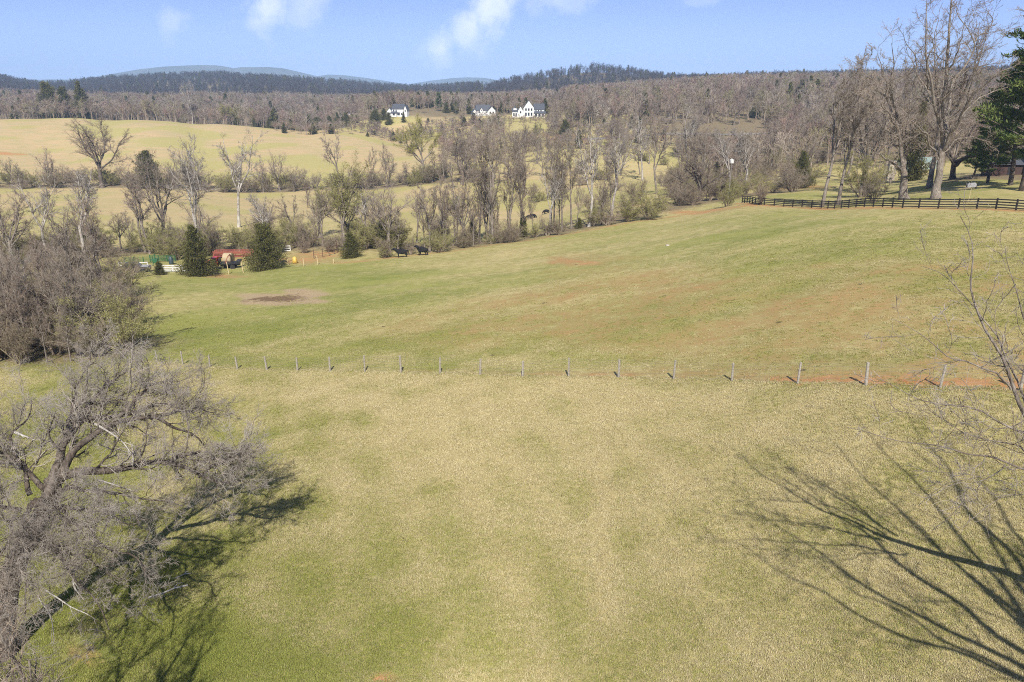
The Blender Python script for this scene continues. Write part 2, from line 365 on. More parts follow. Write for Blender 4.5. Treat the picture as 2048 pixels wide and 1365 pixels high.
# near lawn: pale centre, green to the lower left
for a, k in (((60, 1150, 400, 300), .34), ((250, 1340, 330, 130), .14), ((150, 800, 140, 90), .34), ((520, 1000, 160, 300), .16), ((700, 1250, 350, 160), .12)): g += k * blob(*a)(GX, GY)
for a, k in (((950, 800, 330, 60), .22), ((860, 900, 140, 80), .16), ((1150, 1000, 260, 160), .10), ((1330, 830, 200, 50), .13), ((1750, 900, 250, 110), .06)): g -= k * blob(*a)(GX, GY)
# the pasture beyond the wire
far_field = beyond * (1 - smooth(150, 175, GY))
g += far_field * .13
for a, k in (((450, 660, 420, 110), .14), ((700, 560, 260, 60), .12), ((330, 690, 120, 60), .2), ((1600, 470, 500, 50), .1)): g += k * blob(*a)(GX, GY) * far_field
ca_, sa_ = cos(.35), sin(.35); RX, RY = GX * ca_ + GY * sa_, -GX * sa_ + GY * ca_
g += (.42 + .2 * beyond) * vnoise(RX * .55, RY * 1.3, 9, 1) * smooth(400, 200, R_) + .34 * vnoise(GX, GY, 3.2, 2, 2) * smooth(160, 70, R_) + .22 * vnoise(GX, GY, 40, 3)
lawn = 1 - beyond; g -= .07 * lawn * smooth(-25, 0, GX)
g += lawn * (.07 * np.sin((GX * .97 + GY * .24) * 2 * pi / 2.9) * (1 + 2 * vnoise(GX, GY, 14, 21)) - .28 * np.exp(-((GX - 3.4 - .10 * (GY - 24)) / .45) ** 2) * smooth(16, 22, GY) * smooth(40, 33, GY))
g += np.clip(vnoise(GX, GY, 1.5, 22, 1) - .27, 0, 1) * .6 * smooth(120, 60, R_)
SOILW = np.zeros_like(g)
for a, k in (((1560, 650, 460, 90), .33), ((1250, 610, 380, 70), .28), ((1750, 560, 330, 60), .26), ((1180, 560, 200, 40), .15)): SOILW = np.maximum(SOILW, k * blob(*a)(GX, GY) * far_field)
soil += np.clip(SOILW * (1.25 + 2.0 * vnoise(RX * .6, RY * 1.4, 6, 7)) + SOILW * 1.4 * vnoise(GX, GY, 1.8, 8, 2), 0, .46)
d = seg_dist(GX, GY, WIRE); right = smooth(-14, 14, GX)
soil += (1 + 3.2 * vnoise(GX, GY, 5, 9)) * (.15 + .42 * right) * np.exp(-((d - .2) / .75) ** 2) * smooth(-.6, .2, GY - fence_y) + (.22 * right) * np.exp(-(d / 3.5) ** 2) * beyond
for a, k in (((1135, 523, 42, 8), .72), ((1190, 515, 60, 12), .30), ((15, 308, 24, 4), 1.0), ((770, 1362, 26, 10), .95), ((1120, 272, 45, 8), .8), ((640, 508, 38, 9), .75), ((600, 520, 60, 9), .6), ((430, 552, 55, 4), .75), ((450, 521, 60, 8), .4), ((1370, 425, 80, 6), .85), ((1600, 375, 55, 5), .7),
             ((160, 1310, 40, 20), .7), ((2, 1275, 26, 14), .6), ((1715, 750, 40, 8), .4), ((1830, 757, 60, 8), .5), ((1400, 757, 40, 6), .4)): soil = np.maximum(soil, k * blob(*a)(GX, GY))
soil = np.maximum(soil, .75 * np.exp(-(seg_dist(GX, GY, EDGE) / 1.1) ** 2))
soil = np.maximum(soil, .8 * np.exp(-(seg_dist(GX, GY, [b + np.array((-.6, .6, 0)) for b in BOARD]) / 1.4) ** 2))
lit = np.maximum(lit, np.maximum(blob(540, 600, 66, 13, 1.3)(GX, GY), blob(610, 588, 58, 11, 1.3)(GX, GY)) + .5 * vnoise(GX, GY, 2.2, 12)); lit *= blob(570, 596, 150, 30)(GX, GY); core = blob(560, 598, 48, 7)(GX, GY)
# dry hay hill, valley pasture
dry += smooth(330, 360, GY) * (1 - smooth(545, 600, GY)) * (1 - smooth(-60, 10, GX + (GY - 400) * -.1)) * .95
dry += .62 * smooth(190, 215, GY) * (1 - smooth(330, 345, GY)) * (1 - smooth(20, 60, GX))
for a, k in (((1290, 345, 90, 20), .45), ((1160, 372, 60, 14), .6), ((850, 237, 110, 7), .9), ((1110, 250, 40, 14), .5)): dry = np.maximum(dry, k * blob(*a)(GX, GY))
wood += smooth(560, 620, GY) * .9
wood = np.maximum(wood, smooth(60, 110, GX) * smooth(230, 300, GY) * .85)
HEDGE1 = [base(u, Y) for u, Y in ((-120, 140), (100, 145), (300, 155), (500, 155), (690, 150), (860, 142), (1000, 145), (1200, 158), (1400, 175), (1560, 195))]
HEDGE2 = [base(u, Y) for u, Y in ((-200, 330), (0, 326), (200, 322), (400, 322), (600, 320), (800, 318), (930, 312))]
wood = np.maximum(wood, .75 * np.exp(-(seg_dist(GX, GY, HEDGE1) / 9) ** 2)); wood = np.maximum(wood, .85 * np.exp(-(seg_dist(GX, GY, HEDGE2) / 8) ** 2))
for a, k in (((70, 690, 165, 50), .85), ((50, 600, 165, 50), .85), ((2010, 352, 90, 8), .9), ((1760, 362, 120, 4), .3), ((60, 1330, 120, 40), .4)): wood = np.maximum(wood, k * blob(*a)(GX, GY))
wood *= 1 - .0 * far_field

# ground material
gm = bpy.data.materials.new('meadow'); gm.use_nodes = True; t = gm.node_tree; b = t.nodes['Principled BSDF']
b.inputs['Roughness'].default_value = .95; b.inputs['Specular IOR Level'].default_value = .1
tc = N(t, 'ShaderNodeTexCoord')
def noise(scale, detail=4, rough=.6, vec=None, dist=0):
    n = N(t, 'ShaderNodeTexNoise'); n.inputs['Scale'].default_value = scale; n.inputs['Detail'].default_value = detail; n.inputs['Roughness'].default_value = rough; n.inputs['Distortion'].default_value = dist
    t.links.new(vec or tc.outputs['Object'], n.inputs['Vector']); return n.outputs[0]
def attr(nm): return N(t, 'ShaderNodeAttribute', attribute_name=nm).outputs['Fac']
mp = N(t, 'ShaderNodeMapping'); mp.inputs['Rotation'].default_value = (0, 0, .5); mp.inputs['Scale'].default_value = (.55, 1.5, 1); t.links.new(tc.outputs['Object'], mp.inputs['Vector'])
nA = noise(.16, 4, .62, mp.outputs[0]); nB = noise(.75, 3, .65); nC = noise(3.2, 3, .7, mp.outputs[0]); nD = noise(15, 2, .75); nE = noise(44, 1, .7); nF = attr('broad')
def cen(x, k): return mathn(t, 'MULTIPLY', mathn(t, 'SUBTRACT', x, .5), k)
def addall(*xs):
    r = xs[0]
    for x in xs[1:]: r = mathn(t, 'ADD', r, x)
    return r
gf = addall(attr('green'), cen(nA, .7), cen(nB, .8), cen(nC, 1.0), cen(nD, 1.1), cen(nF, .35))
gfac = sstep(t, gf, .05, .95)
straw = mixc(t, sstep(t, nB, .35, .65), (.475, .395, .185), (.41, .325, .15))
straw = mixc(t, sstep(t, nC, .56, .72), straw, (.54, .465, .29))
grn = mixc(t, sstep(t, nA, .4, .62), (.18, .205, .045), (.265, .27, .07))
col = mixc(t, gfac, straw, grn)
brown = mixc(t, sstep(t, nC, .35, .65), (.33, .205, .085), (.41, .275, .125))
redso = mixc(t, sstep(t, nB, .35, .65), (.43, .19, .075), (.47, .26, .12))
sf = addall(attr('soil'), mathn(t, 'MULTIPLY', attr('soil'), cen(nB, 2.4)), mathn(t, 'MULTIPLY', attr('soil'), cen(nC, 2.2)), mathn(t, 'MULTIPLY', attr('soil'), cen(nA, 1.8)))
col = mixc(t, mathn(t, 'MULTIPLY', sstep(t, sf, .06, .55), .75), col, brown)
col = mixc(t, sstep(t, sf, .5, .95), col, redso)
dryc = mixc(t, sstep(t, nA, .38, .62), (.475, .345, .19), (.40, .325, .165))
dryc = mixc(t, mathn(t, 'MULTIPLY', sstep(t, addall(nF, cen(nB, .5)), .52, .66), .7), dryc, (.36, .33, .11))
df = addall(mathn(t, 'SUBTRACT', attr('dry'), mathn(t, 'MULTIPLY', attr('soil'), 1.3)), mathn(t, 'MULTIPLY', attr('dry'), cen(nB, .8)), mathn(t, 'MULTIPLY', attr('dry'), cen(nC, .6)))
col = mixc(t, sstep(t, df, .15, .85), col, dryc)
wc_ = mixc(t, sstep(t, nC, .4, .6), (.17, .125, .075), (.235, .185, .12)); wc_ = mixc(t, sstep(t, nB, .55, .7), wc_, (.17, .17, .06))
wf = addall(attr('wood'), mathn(t, 'MULTIPLY', attr('wood'), cen(nB, 1.2)), mathn(t, 'MULTIPLY', attr('wood'), cen(nA, 1.0)))
col = mixc(t, sstep(t, wf, .2, .75), col, wc_)
lf = addall(attr('litter'), mathn(t, 'MULTIPLY', attr('litter'), cen(nC, 1.8)), mathn(t, 'MULTIPLY', attr('litter'), cen(nB, 1.2)))
litc = mixc(t, sstep(t, nD, .42, .58), (.30, .20, .11), (.47, .37, .235))
litc = mixc(t, sstep(t, addall(attr('core'), cen(nC, 2.0), cen(nB, 1.5)), .35, .8), litc, (.16, .10, .06))
col = mixc(t, sstep(t, lf, .22, .8), col, litc)
# blade-scale speckle: dry tips, gaps, droppings
col = mixc(t, mathn(t, 'MULTIPLY', sstep(t, nE, .40, .24), .75), col, (.075, .075, .025))
col = mixc(t, mathn(t, 'MULTIPLY', sstep(t, nE, .60, .74), .5), col, (.66, .57, .34))
col = mixc(t, mathn(t, 'MULTIPLY', sstep(t, nD, .42, .22), .5), col, (.10, .10, .035))
spot = N(t, 'ShaderNodeTexVoronoi'); spot.inputs['Scale'].default_value = .16; t.links.new(tc.outputs['Object'], spot.inputs['Vector'])
sm = mathn(t, 'MULTIPLY', sstep(t, addall(spot.outputs['Distance'], cen(nC, .06)), .050, .028), attr('pasture'))
col = mixc(t, mathn(t, 'MULTIPLY', sm, .8), col, (.07, .055, .03))
t.links.new(col, b.inputs['Base Color'])
bp = N(t, 'ShaderNodeBump'); bp.inputs['Strength'].default_value = .6; bp.inputs['Distance'].default_value = .06
t.links.new(mathn(t, 'ADD', nD, mathn(t, 'MULTIPLY', nE, .6)), bp.inputs['Height']); t.links.new(bp.outputs[0], b.inputs['Normal'])
gme = mesh_np('ground', np.stack([GX, GY, gz.ravel()], -1), GQ, gm, smooth=True)
broad = .5 + .17 * (np.sin(GX * .11 + 2 * np.sin(GY * .05)) + np.sin(GY * .13 + 1.7 * np.sin(GX * .07 + 1)) + np.sin((GX + GY) * .031))
for nm, arr in (('broad', broad), ('green', g), ('soil', soil), ('litter', lit), ('core', core), ('dry', dry), ('wood', np.clip(wood, 0, 1)), ('pasture', far_field)):
    at = gme.attributes.new(nm, 'FLOAT', 'POINT'); at.data.foreach_set('value', np.ascontiguousarray(arr, np.float32))
tag(obj('ground', gme), kind='structure')

# far mountains: a real range some nine kilometres off
mm = mat_veg('mountain_wood', (.085, .095, .075), (.09, .10, .08), (.12, .125, .10), nscale=.004)
def range_mesh(crest, Y, depth, name):
    us = np.array([c[0] for c in crest], float); vs = np.array([c[1] for c in crest], float)
    uu = np.linspace(us[0], us[-1], 420); vv = np.interp(uu, us, vs)
    ker = np.hanning(9); ker /= ker.sum(); vv = np.convolve(np.pad(vv, 4, 'edge'), ker, 'valid')
    x = np.array([pix_dir(a, b_)[0] * Y for a, b_ in zip(uu, vv)]); z = np.array([CZ + pix_dir(a, b_)[1] * Y for a, b_ in zip(uu, vv)])
    rng = np.random.default_rng(5); rows = []
    s_ = np.linspace(-1, 1, 41)
    for q in s_:
        k = np.cos(q * pi / 2) ** .8
        dz = sum(np.sin(x * f_ + ph + q * 3) * a_ for f_, ph, a_ in ((.0031, 1, 14), (.0072, 2, 8), (.017, .4, 4))) * np.sin(abs(q) * pi)
        rows.append(np.stack([x * (1 + q * depth / Y * .3), np.full_like(x, Y) + q * depth + 90 * np.sin(x * .004) * abs(q), (z + 30) * k - 30 + dz], -1))
    V = np.concatenate(rows); n = len(uu); i2 = np.arange(41 * n).reshape(41, n)
    Q = np.stack([i2[:-1, :-1], i2[:-1, 1:], i2[1:, 1:], i2[1:, :-1]], -1).reshape(-1, 4)
    return mesh_np(name, V, Q, mm, smooth=True)
for crest, Y in ((((-40, 190), (30, 178), (90, 162), (150, 159), (200, 153), (240, 146), (280, 139), (330, 134), (370, 131.5), (400, 130.5), (435, 131.5), (455, 135), (468, 138.5), (490, 136), (530, 138), (575, 139), (605, 146), (640, 154), (700, 166), (760, 180), (800, 192)), 5600),
                 (((560, 192), (600, 172), (640, 154), (662, 150), (690, 151), (730, 156), (770, 162), (800, 167), (860, 178), (900, 192)), 6100),
                 (((700, 192), (760, 178), (820, 168.5), (860, 162), (905, 156.5), (935, 155), (965, 156), (985, 159.5), (1040, 170), (1100, 180), (1180, 192)), 6600)):
    tag(obj('mountain_range', range_mesh(crest, Y, 850, 'mountain_range')), kind='structure')

# ------------------------------------------------------------------ plants
UP = np.array([0, 0, 1.0])
def nrm(a): return a / (np.linalg.norm(a, axis=-1, keepdims=True) + 1e-9)
def tubes(Pt, R, k):
    """many tapered tubes at once: Pt [B,n,3], R [B,n]"""
    B, n, _ = Pt.shape
    T = np.empty_like(Pt); T[:, 1:-1] = Pt[:, 2:] - Pt[:, :-2]; T[:, 0] = Pt[:, 1] - Pt[:, 0]; T[:, -1] = Pt[:, -1] - Pt[:, -2]; T = nrm(T)
    m = nrm(Pt[:, -1] - Pt[:, 0]); ref = np.where(np.abs(m[:, 2:3]) > .8, np.array([[1.0, .2, 0]]), np.array([[.1, .2, 1.0]]))[:, None]
    X = nrm(np.cross(T, ref)); Y = np.cross(T, X)
    th = 2 * pi * np.arange(k) / k
    V = Pt[:, :, None] + R[:, :, None, None] * (X[:, :, None] * np.cos(th)[None, None, :, None] + Y[:, :, None] * np.sin(th)[None, None, :, None])
    i = np.arange(B * n * k).reshape(B, n, k); j = np.roll(i, -1, 2)
    Q = np.stack([i[:, :-1], j[:, :-1], j[:, 1:], i[:, 1:]], -1).reshape(-1, 4)
    return V.reshape(-1, 3), Q
def merge(parts):
    V = []; Q = []; o = 0
    for v, q in parts: V.append(v); Q.append(q + o); o += len(v)
    return np.concatenate(V), np.concatenate(Q)
def grow(rng, pos, d, L, r0, r1, n, wig, trop):
    B = len(pos); pts = [pos]; p = pos
    for k in range(n - 1):
        d = nrm(d + wig * rng.normal(size=(B, 3)) + (np.asarray(trop)[..., None] if np.ndim(trop) else trop) * UP); p = p + d * (L / (n - 1))[:, None]; pts.append(p)
    s = np.linspace(0, 1, n)[None]
    return np.stack(pts, 1), r0[:, None] * (1 - s) + np.broadcast_to(np.asarray(r1), (B,))[:, None] * s
def spawn(rng, Pt, R, m, t0, t1, ang, angj, L, n, wig, trop, rr, rtip, shape=lambda t: 1 - .5 * t, rel=True, Lj=.35, up=0):
    B, n0, _ = Pt.shape
    t_ = t0 + (t1 - t0) * (np.arange(m)[None] + rng.random((B, m))) / m
    f = t_ * (n0 - 1); i = np.minimum(f.astype(int), n0 - 2); w_ = (f - i)[..., None]; b_ = np.arange(B)[:, None]
    pos = Pt[b_, i] * (1 - w_) + Pt[b_, i + 1] * w_; tg = nrm(Pt[b_, i + 1] - Pt[b_, i]); ra = R[b_, i] * (1 - w_[..., 0]) + R[b_, i + 1] * w_[..., 0]
    q = rng.normal(size=tg.shape) + up * UP; q = nrm(q - (q * tg).sum(-1, keepdims=True) * tg)
    a = (ang + angj * rng.normal(size=t_.shape))[..., None]
    d = tg * np.cos(a) + q * np.sin(a)
    Lp = np.linalg.norm(np.diff(Pt, axis=1), axis=-1).sum(1)[:, None] if rel else 1.0
    Ln = L * Lp * shape(t_) * (1 + Lj * rng.uniform(-1, 1, t_.shape))
    return grow(rng, pos.reshape(-1, 3), d.reshape(-1, 3), Ln.ravel(), np.minimum(ra * rr, ra * .95).ravel(), rtip, n, wig, trop)

def woody(seed, h, kind, dense=1.0, lod=2):
    """returns (wood, twigs) as (V, Q): trunk with limbs, and the twig crown"""
    rng = np.random.default_rng(seed); z = np.zeros((1, 3)); one = np.ones(1)
    if kind == 'vase':
        hT = h * rng.uniform(.2, .34); T, TR = grow(rng, z, UP[None] + rng.normal(size=(1, 3)) * [.08, .08, 0], one * hT, one * .021 * h, .016 * h, 7, .04, .2)
        L1, R1 = spawn(rng, T, TR, 6, .72, 1.0, .5, .16, .66 * h, 11, .13, .07, .62, .0022 * h, lambda t: 1 - .15 * t, rel=False, Lj=.22)
        L2, R2 = spawn(rng, L1, R1, 9, .22, .98, .66, .2, .40, 8, .15, .05, .62, .0011 * h, up=.25)
        m3, m4 = 9, 9
    elif kind == 'spread':
        hT = h * .22; T, TR = grow(rng, z, UP[None] + rng.normal(size=(1, 3)) * [.1, .1, 0], one * hT, one * .03 * h, .024 * h, 6, .05, .05)
        L1, R1 = spawn(rng, T, TR, 8, .6, 1.0, .78, .22, .66 * h, 12, .15, .05, .6, .0024 * h, lambda t: 1, rel=False, Lj=.2)
        L2, R2 = spawn(rng, L1, R1, 10, .2, .98, .7, .2, .40, 8, .17, .03, .62, .0011 * h, up=.15)
        m3, m4 = 10, 9
    elif kind == 'tall':
        T, TR = grow(rng, z, UP[None] + rng.normal(size=(1, 3)) * [.025, .025, 0], one * .93 * h, one * .014 * h, .0018 * h, 14, .035, .07)
        L1, R1 = spawn(rng, T, TR, 17, .26, .97, .72, .16, .40 * h, 9, .12, .09, .5, .0013 * h, lambda t: 1.1 - .85 * t, rel=False)
        L2, R2 = spawn(rng, L1, R1, 7, .2, .98, .66, .2, .42, 7, .15, .05, .62, .0009 * h, up=.2)
        m3, m4 = 9, 8
    elif kind == 'fork':
        hT = h * rng.uniform(.3, .42); T, TR = grow(rng, z, UP[None] + rng.normal(size=(1, 3)) * [.05, .05, 0], one * hT, one * .016 * h, .013 * h, 8, .07, .05)
        L1a, R1a = spawn(rng, T, TR, 3, .8, 1.0, .32, .1, .60 * h, 12, .11, .07, .75, .002 * h, lambda t: 1, rel=False, Lj=.18)
        L1b, R1b = spawn(rng, L1a, R1a, 5, .15, .85, .62, .15, .5, 12, .15, .05, .6, .0016 * h)
        L1 = np.concatenate([L1a, L1b]); R1 = np.concatenate([R1a, R1b])
        L2, R2 = spawn(rng, L1, R1, 7, .2, .98, .68, .2, .36, 7, .17, .04, .6, .001 * h, up=.15)
        m3, m4 = 8, 7
    else:  # shrub / brush: many stems from the root
        S = 16; a = rng.uniform(0, 2 * pi, S); q = rng.uniform(.12, .75, S)
        T, TR = grow(rng, np.stack([np.cos(a), np.sin(a), a * 0], -1) * .05 * h, nrm(np.stack([np.cos(a) * q, np.sin(a) * q, a * 0 + 1], -1)), h * rng.uniform(.6, 1.0, S), np.full(S, .009 * h), .002 * h, 9, .11, .02)
        L1, R1 = spawn(rng, T, TR, 8, .12, .98, .6, .2, .42, 7, .16, .03, .6, .0015 * h, up=.1)
        L2, R2 = spawn(rng, L1, R1, 6, .15, .98, .65, .2, .5, 5, .2, .02, .65, .001 * h)
        m3, m4 = 7, 3
    wood = [tubes(T, TR * (1 + .5 * np.exp(-np.linspace(0, 9, T.shape[1]))[None]), 8), tubes(L1, R1, 5)]
    if kind != 'shrub': wood.append(tubes(L2, R2, 4)); tw = []
    else: tw = [tubes(L2, R2, 3)]
    L3, R3 = spawn(rng, L2, R2, int(m3 * dense + .5), .12, 1.0, .7, .22, .52, 5, .2, .02, .7, .0045)
    tw.append(tubes(L3, R3, 3))
    if m4 and lod > 1:
        L4, R4 = spawn(rng, L3, R3, int(m4 * dense + .5), .15, 1.0, .7, .25, .62, 4, .2, .01, .75, .0028)
        tw.append(tubes(L4, R4, 3))
    return merge(wood), merge(tw)
def leaf_faces(rng, C, D, size, asp=.45):
    """one small pointed face at every C, lying along D"""
    n = len(C); D = nrm(D + .5 * rng.normal(size=(n, 3))); S = nrm(np.cross(D, rng.normal(size=(n, 3)))) ; s = (size * rng.uniform(.6, 1.3, n))[:, None]
    V = np.stack([C - D * s * .5, C + S * s * asp * .5, C + D * s * .6, C - S * s * asp * .5], 1).reshape(-1, 3)
    return V, np.arange(n * 4).reshape(n, 4)
def conifer(seed, h, wd, n, size, low=.04, pw=.75):
    """dense juniper: spray faces through a lumpy cone"""
    rng = np.random.default_rng(seed); K = 260
    zc = rng.random(K) ** 1.35 * .97 + low * .5; a = rng.uniform(0, 2 * pi, K)
    Rz = wd * .5 * (1.03 - zc) ** pw * (.80 + .16 * np.sin(2 * a + 7 * zc + seed) + .16 * np.sin(5 * a - 11 * zc)) * np.clip(zc / .12, .6, 1)
    rC = np.maximum(Rz, .02 * wd) * rng.uniform(.3, 1.2, K); C0 = np.stack([np.cos(a) * rC, np.sin(a) * rC, zc * h], -1)
    k = rng.integers(0, K, n); sz = wd * .05 * (1.2 - .75 * zc[k])[:, None]
    off = rng.normal(size=(n, 3)) * sz * [1, 1, .75]; sl = rng.random((n, 1)); off += C0[k] * [.35, .35, 0] * (sl - .7) + [0, 0, 1] * (sl - .5) * wd * .13
    C = C0[k] + off; C[:, 2] = np.maximum(C[:, 2], .02 * h)
    D = nrm(np.stack([C[:, 0], C[:, 1], np.full(n, wd * .4)], -1))
    tr = [tubes(*grow(rng, np.zeros((1, 3)), UP[None], np.ones(1) * .9 * h, np.ones(1) * .02 * h, .004, 6, .03, .1), 6)]
    tp = np.stack([C0 * [0, 0, .9], C0 * [.5, .5, .96], C0], 1); tr.append(tubes(tp, np.tile(np.array([.006, .005, .002]) * h, (K, 1)), 3))
    return merge(tr), leaf_faces(rng, C, D, size)
def pine_tree(seed, h, n=26, spread=.24, start=.18):
    rng = np.random.default_rng(seed)
    T, TR = grow(rng, np.zeros((1, 3)), UP[None], np.ones(1) * h * .97, np.ones(1) * .016 * h, .004 * h, 14, .025, .1)
    L1, R1 = spawn(rng, T, TR, n * 2, start, .98, 1.35, .16, spread * h, 9, .07, .05, .4, .002 * h, lambda t: np.clip(1.25 - .85 * t, .1, 1) * np.clip((t - start) * 5 + .5, .5, 1), rel=False, Lj=.4)
    L2, R2 = spawn(rng, L1, R1, 9, .3, 1.0, .75, .2, .38, 5, .1, .05, .5, .0012 * h)
    m = 46; i = np.repeat(np.arange(len(L2)), m); f = rng.random(len(i)) * 3.98; j = f.astype(int); w_ = (f - j)[:, None]
    C = L2[i, j] * (1 - w_) + L2[i, np.minimum(j + 1, 4)] * w_; C = C + rng.normal(size=C.shape) * .011 * h * [1, 1, .6]
    D = nrm(L2[i, 4] - L2[i, 0]) * .7 + UP * .5
    return merge([tubes(T, TR, 8), tubes(L1, R1, 5), tubes(L2, R2, 3)]), leaf_faces(rng, C, D, .018 * h, .32)
def leafed(seed, tw, n, size, spread):
    """sparse buds and small new leaves scattered along the twigs"""
    rng = np.random.default_rng(seed); i = rng.integers(0, len(tw[0]), n); C = tw[0][i] + rng.normal(size=(n, 3)) * spread
    return leaf_faces(rng, C, rng.normal(size=(n, 3)), size, .6)

PROTO = {}
def proto(key, name, wood, crown, wm, cm, extra=None):
    PROTO[key] = (name, mesh_np('trunk', *wood, wm, smooth=True) if wood is not None else None, mesh_np('crown', *crown, cm) if extra is None else None)
    if extra is not None:
        V, Q = merge([crown, extra[0]]); me = mesh_np('crown', V, Q, cm); me.materials.append(extra[1])
        mi = np.zeros(len(me.polygons), np.int32); mi[len(crown[1]):] = 1; me.polygons.foreach_set('material_index', mi)
        PROTO[key] = (name, PROTO[key][1], me)
USED = {}
def put(key, p, h, label, cat='tree', group=None, rz=None, sx=1.0, lean=(0, 0), name=None):
    """one plant of its own: an empty at its foot with its trunk and crown; the prototype meshes are 10 m tall"""
    nm, tm, cm_ = PROTO[key]; rng = random.Random(int(abs(p[0]) * 977 + abs(p[1]) * 131) + len(key))
    o = thing(name or nm, label, cat, (p[0], p[1], p[2] - .05), rng.uniform(0, 6.28) if rz is None else rz, group)
    s = h / 10.0; o.scale = (s * sx, s * sx, s); o.rotation_euler[0] = lean[0]; o.rotation_euler[1] = lean[1]
    if tm: obj('trunk' if cat == 'tree' else 'stems', tm, o)
    obj('crown' if cat == 'tree' else 'twigs', cm_, o)
    return o
def height(u, Y, vtop):
    p = base(u, Y); return p, max(.5, float(P(u, vtop, Y)[2] - p[2]))
def plant(key, u, Y, vtop, label, cat='tree', group=None, **kw):
    p, h = height(u, Y, vtop); return put(key, p, h, label, cat, group, **kw)

for i in range(4): proto(f'vase{i}', 'bare_tree', *woody(10 + i, 10, 'vase'), M['bark'], M['twig'])
for i in range(2): proto(f'spread{i}', 'bare_tree', *woody(20 + i, 10, 'spread'), M['darkbark'], M['twig'])
for i in range(4): proto(f'tall{i}', 'bare_tree', *woody(30 + i, 10, 'tall'), M['bark'], M['twig'])
for i in range(3): proto(f'fork{i}', 'bare_tree', *woody(40 + i, 10, 'fork'), M['bark'], M['twig'])
for i in range(3): proto(f'pale{i}', 'sycamore', *woody(45 + i, 10, 'fork'), M['pale'], M['greytwig'])
for i in range(3): proto(f'brush{i}', 'bare_shrub', *woody(50 + i, 10, 'shrub', 1.2), M['brush'], M['brush'])
for i in range(2):
    wd_, tw_ = woody(60 + i, 10, 'shrub', 1.2); proto(f'olive{i}', 'budding_shrub', wd_, tw_, M['brush'], M['olive'], (leafed(i, tw_, 11000, .13, .12), M['olive']))
wd_, tw_ = woody(66, 10, 'vase'); proto('willow', 'willow', wd_, tw_, M['bark'], M['olive'], (leafed(5, tw_, 15000, .085, .10), M['willow']))
wd_, tw_ = woody(67, 10, 'vase'); proto('olivetree', 'budding_tree', wd_, tw_, M['bark'], M['olive'], (leafed(6, tw_, 7000, .08, .10), M['olive']))
wd_, tw_ = woody(68, 10, 'vase'); proto('redtree', 'budding_tree', wd_, tw_, M['bark'], M['redbud'])
wd_, tw_ = woody(69, 10, 'shrub'); proto('bloom', 'flowering_tree', wd_, tw_, M['brush'], M['brush'], (leafed(7, tw_, 9000, .3, .15), M['white_bloom']))
for i in range(3): proto(f'cedar{i}', 'cedar_tree', *conifer(70 + i, 10, (8.0, 5.4, 9.0)[i], (22000, 15000, 25000)[i], .27, pw=(.62, .85, .55)[i]), M['darkbark'], M['cedar'])
for i in range(2): proto(f'pine{i}', 'pine_tree', *pine_tree(80 + i, 10), M['darkbark'], M['pine'])

# ------------------------------------------------------------------ the two near trees, limb by limb
def resample(pts, n):
    pts = np.array(pts, float); s = np.r_[0, np.cumsum(np.linalg.norm(np.diff(pts, axis=0), axis=1))]; q = np.linspace(0, s[-1], n)
    c = np.stack([np.interp(q, s, pts[:, i]) for i in range(3)], -1)
    for _ in range(2): c[1:-1] = (c[:-2] + 2 * c[1:-1] + c[2:]) / 4
    return c
def limbs_of(spec, n, rng, jit):
    A = []; R = []
    for pts, r0, r1 in spec:
        c = resample(pts, n); L = np.linalg.norm(np.diff(c, axis=0), axis=1).sum()
        j = rng.normal(size=(n, 3)); j[0] = 0
        for _ in range(2): j[1:-1] = (j[:-2] + 2 * j[1:-1] + j[2:]) / 4
        A.append(c + j * jit * min(1, L / 4)); R.append(np.linspace(1, 0, n) ** 1.1 * (r0 - r1) + r1)
    return np.array(A), np.array(R)
def near_tree(name, label, foot, trunk, spec, seed, l2, l3, l4, l5, tip, wm, cm, jit=.12, n=22, up=.1, dead=None, L2len=1.9, trop=.03, extra_spread=.2):
    rng = np.random.default_rng(seed); foot = np.array(foot)
    A, R = limbs_of(spec, n, rng, jit); TA, TR = limbs_of(trunk, n, rng, jit * .5)
    TR = TR * (1 + .55 * np.exp(-np.linspace(0, 12, n)))[None]
    L2, R2 = spawn(rng, A, R, l2, .12, 1.0, .75, .28, L2len, 10, extra_spread, trop, .34, tip * 2.2, lambda t: 1.15 - .45 * t, rel=False, Lj=.5, up=up)
    L3, R3 = spawn(rng, L2, R2, l3, .1, 1.0, .75, .25, .48, 7, .2, .02, .65, tip * 1.5)
    L4, R4 = spawn(rng, L3, R3, l4, .1, 1.0, .7, .25, .5, 5, .2, .015, .75, tip)
    tw = [tubes(L3, R3, 4), tubes(L4, R4, 3)]
    if l5:
        L5, R5 = spawn(rng, L4, R4, l5, .15, 1.0, .7, .3, .62, 3, .2, .01, .85, tip * .8); tw.append(tubes(L5, R5, 3))
    o = thing(name, label, 'tree', foot)
    def rel(vq): return vq[0] - foot, vq[1]
    obj('trunk', mesh_np('trunk', *rel(merge([tubes(TA, TR, 10)])), wm, smooth=True), o)
    lm = obj('limb', mesh_np('limb', *rel(merge([tubes(A, R, 8), tubes(L2, R2, 5)])), wm, smooth=True), o)
    obj('crown', mesh_np('crown', *rel(merge(tw)), cm), o)
    if dead:
        for q in dead:
            D, DR = limbs_of([q], 10, rng, .05); D2, DR2 = spawn(rng, D, DR, 4, .3, 1, .6, .2, .35, 5, .15, -.02, .6, .006)
            tag(obj('dead_branch', mesh_np('dead_branch', *rel(merge([tubes(D, DR, 6), tubes(D2, DR2, 4)])), M['pale'], smooth=True), o), 'bare bleached branch without bark')
    return o
def pl(*a): return [P(*q) for q in a]
foot = np.array([-17.0, 19.4, h1(-17.0, 19.4) - .15]); cr = P(108, 962, 21)
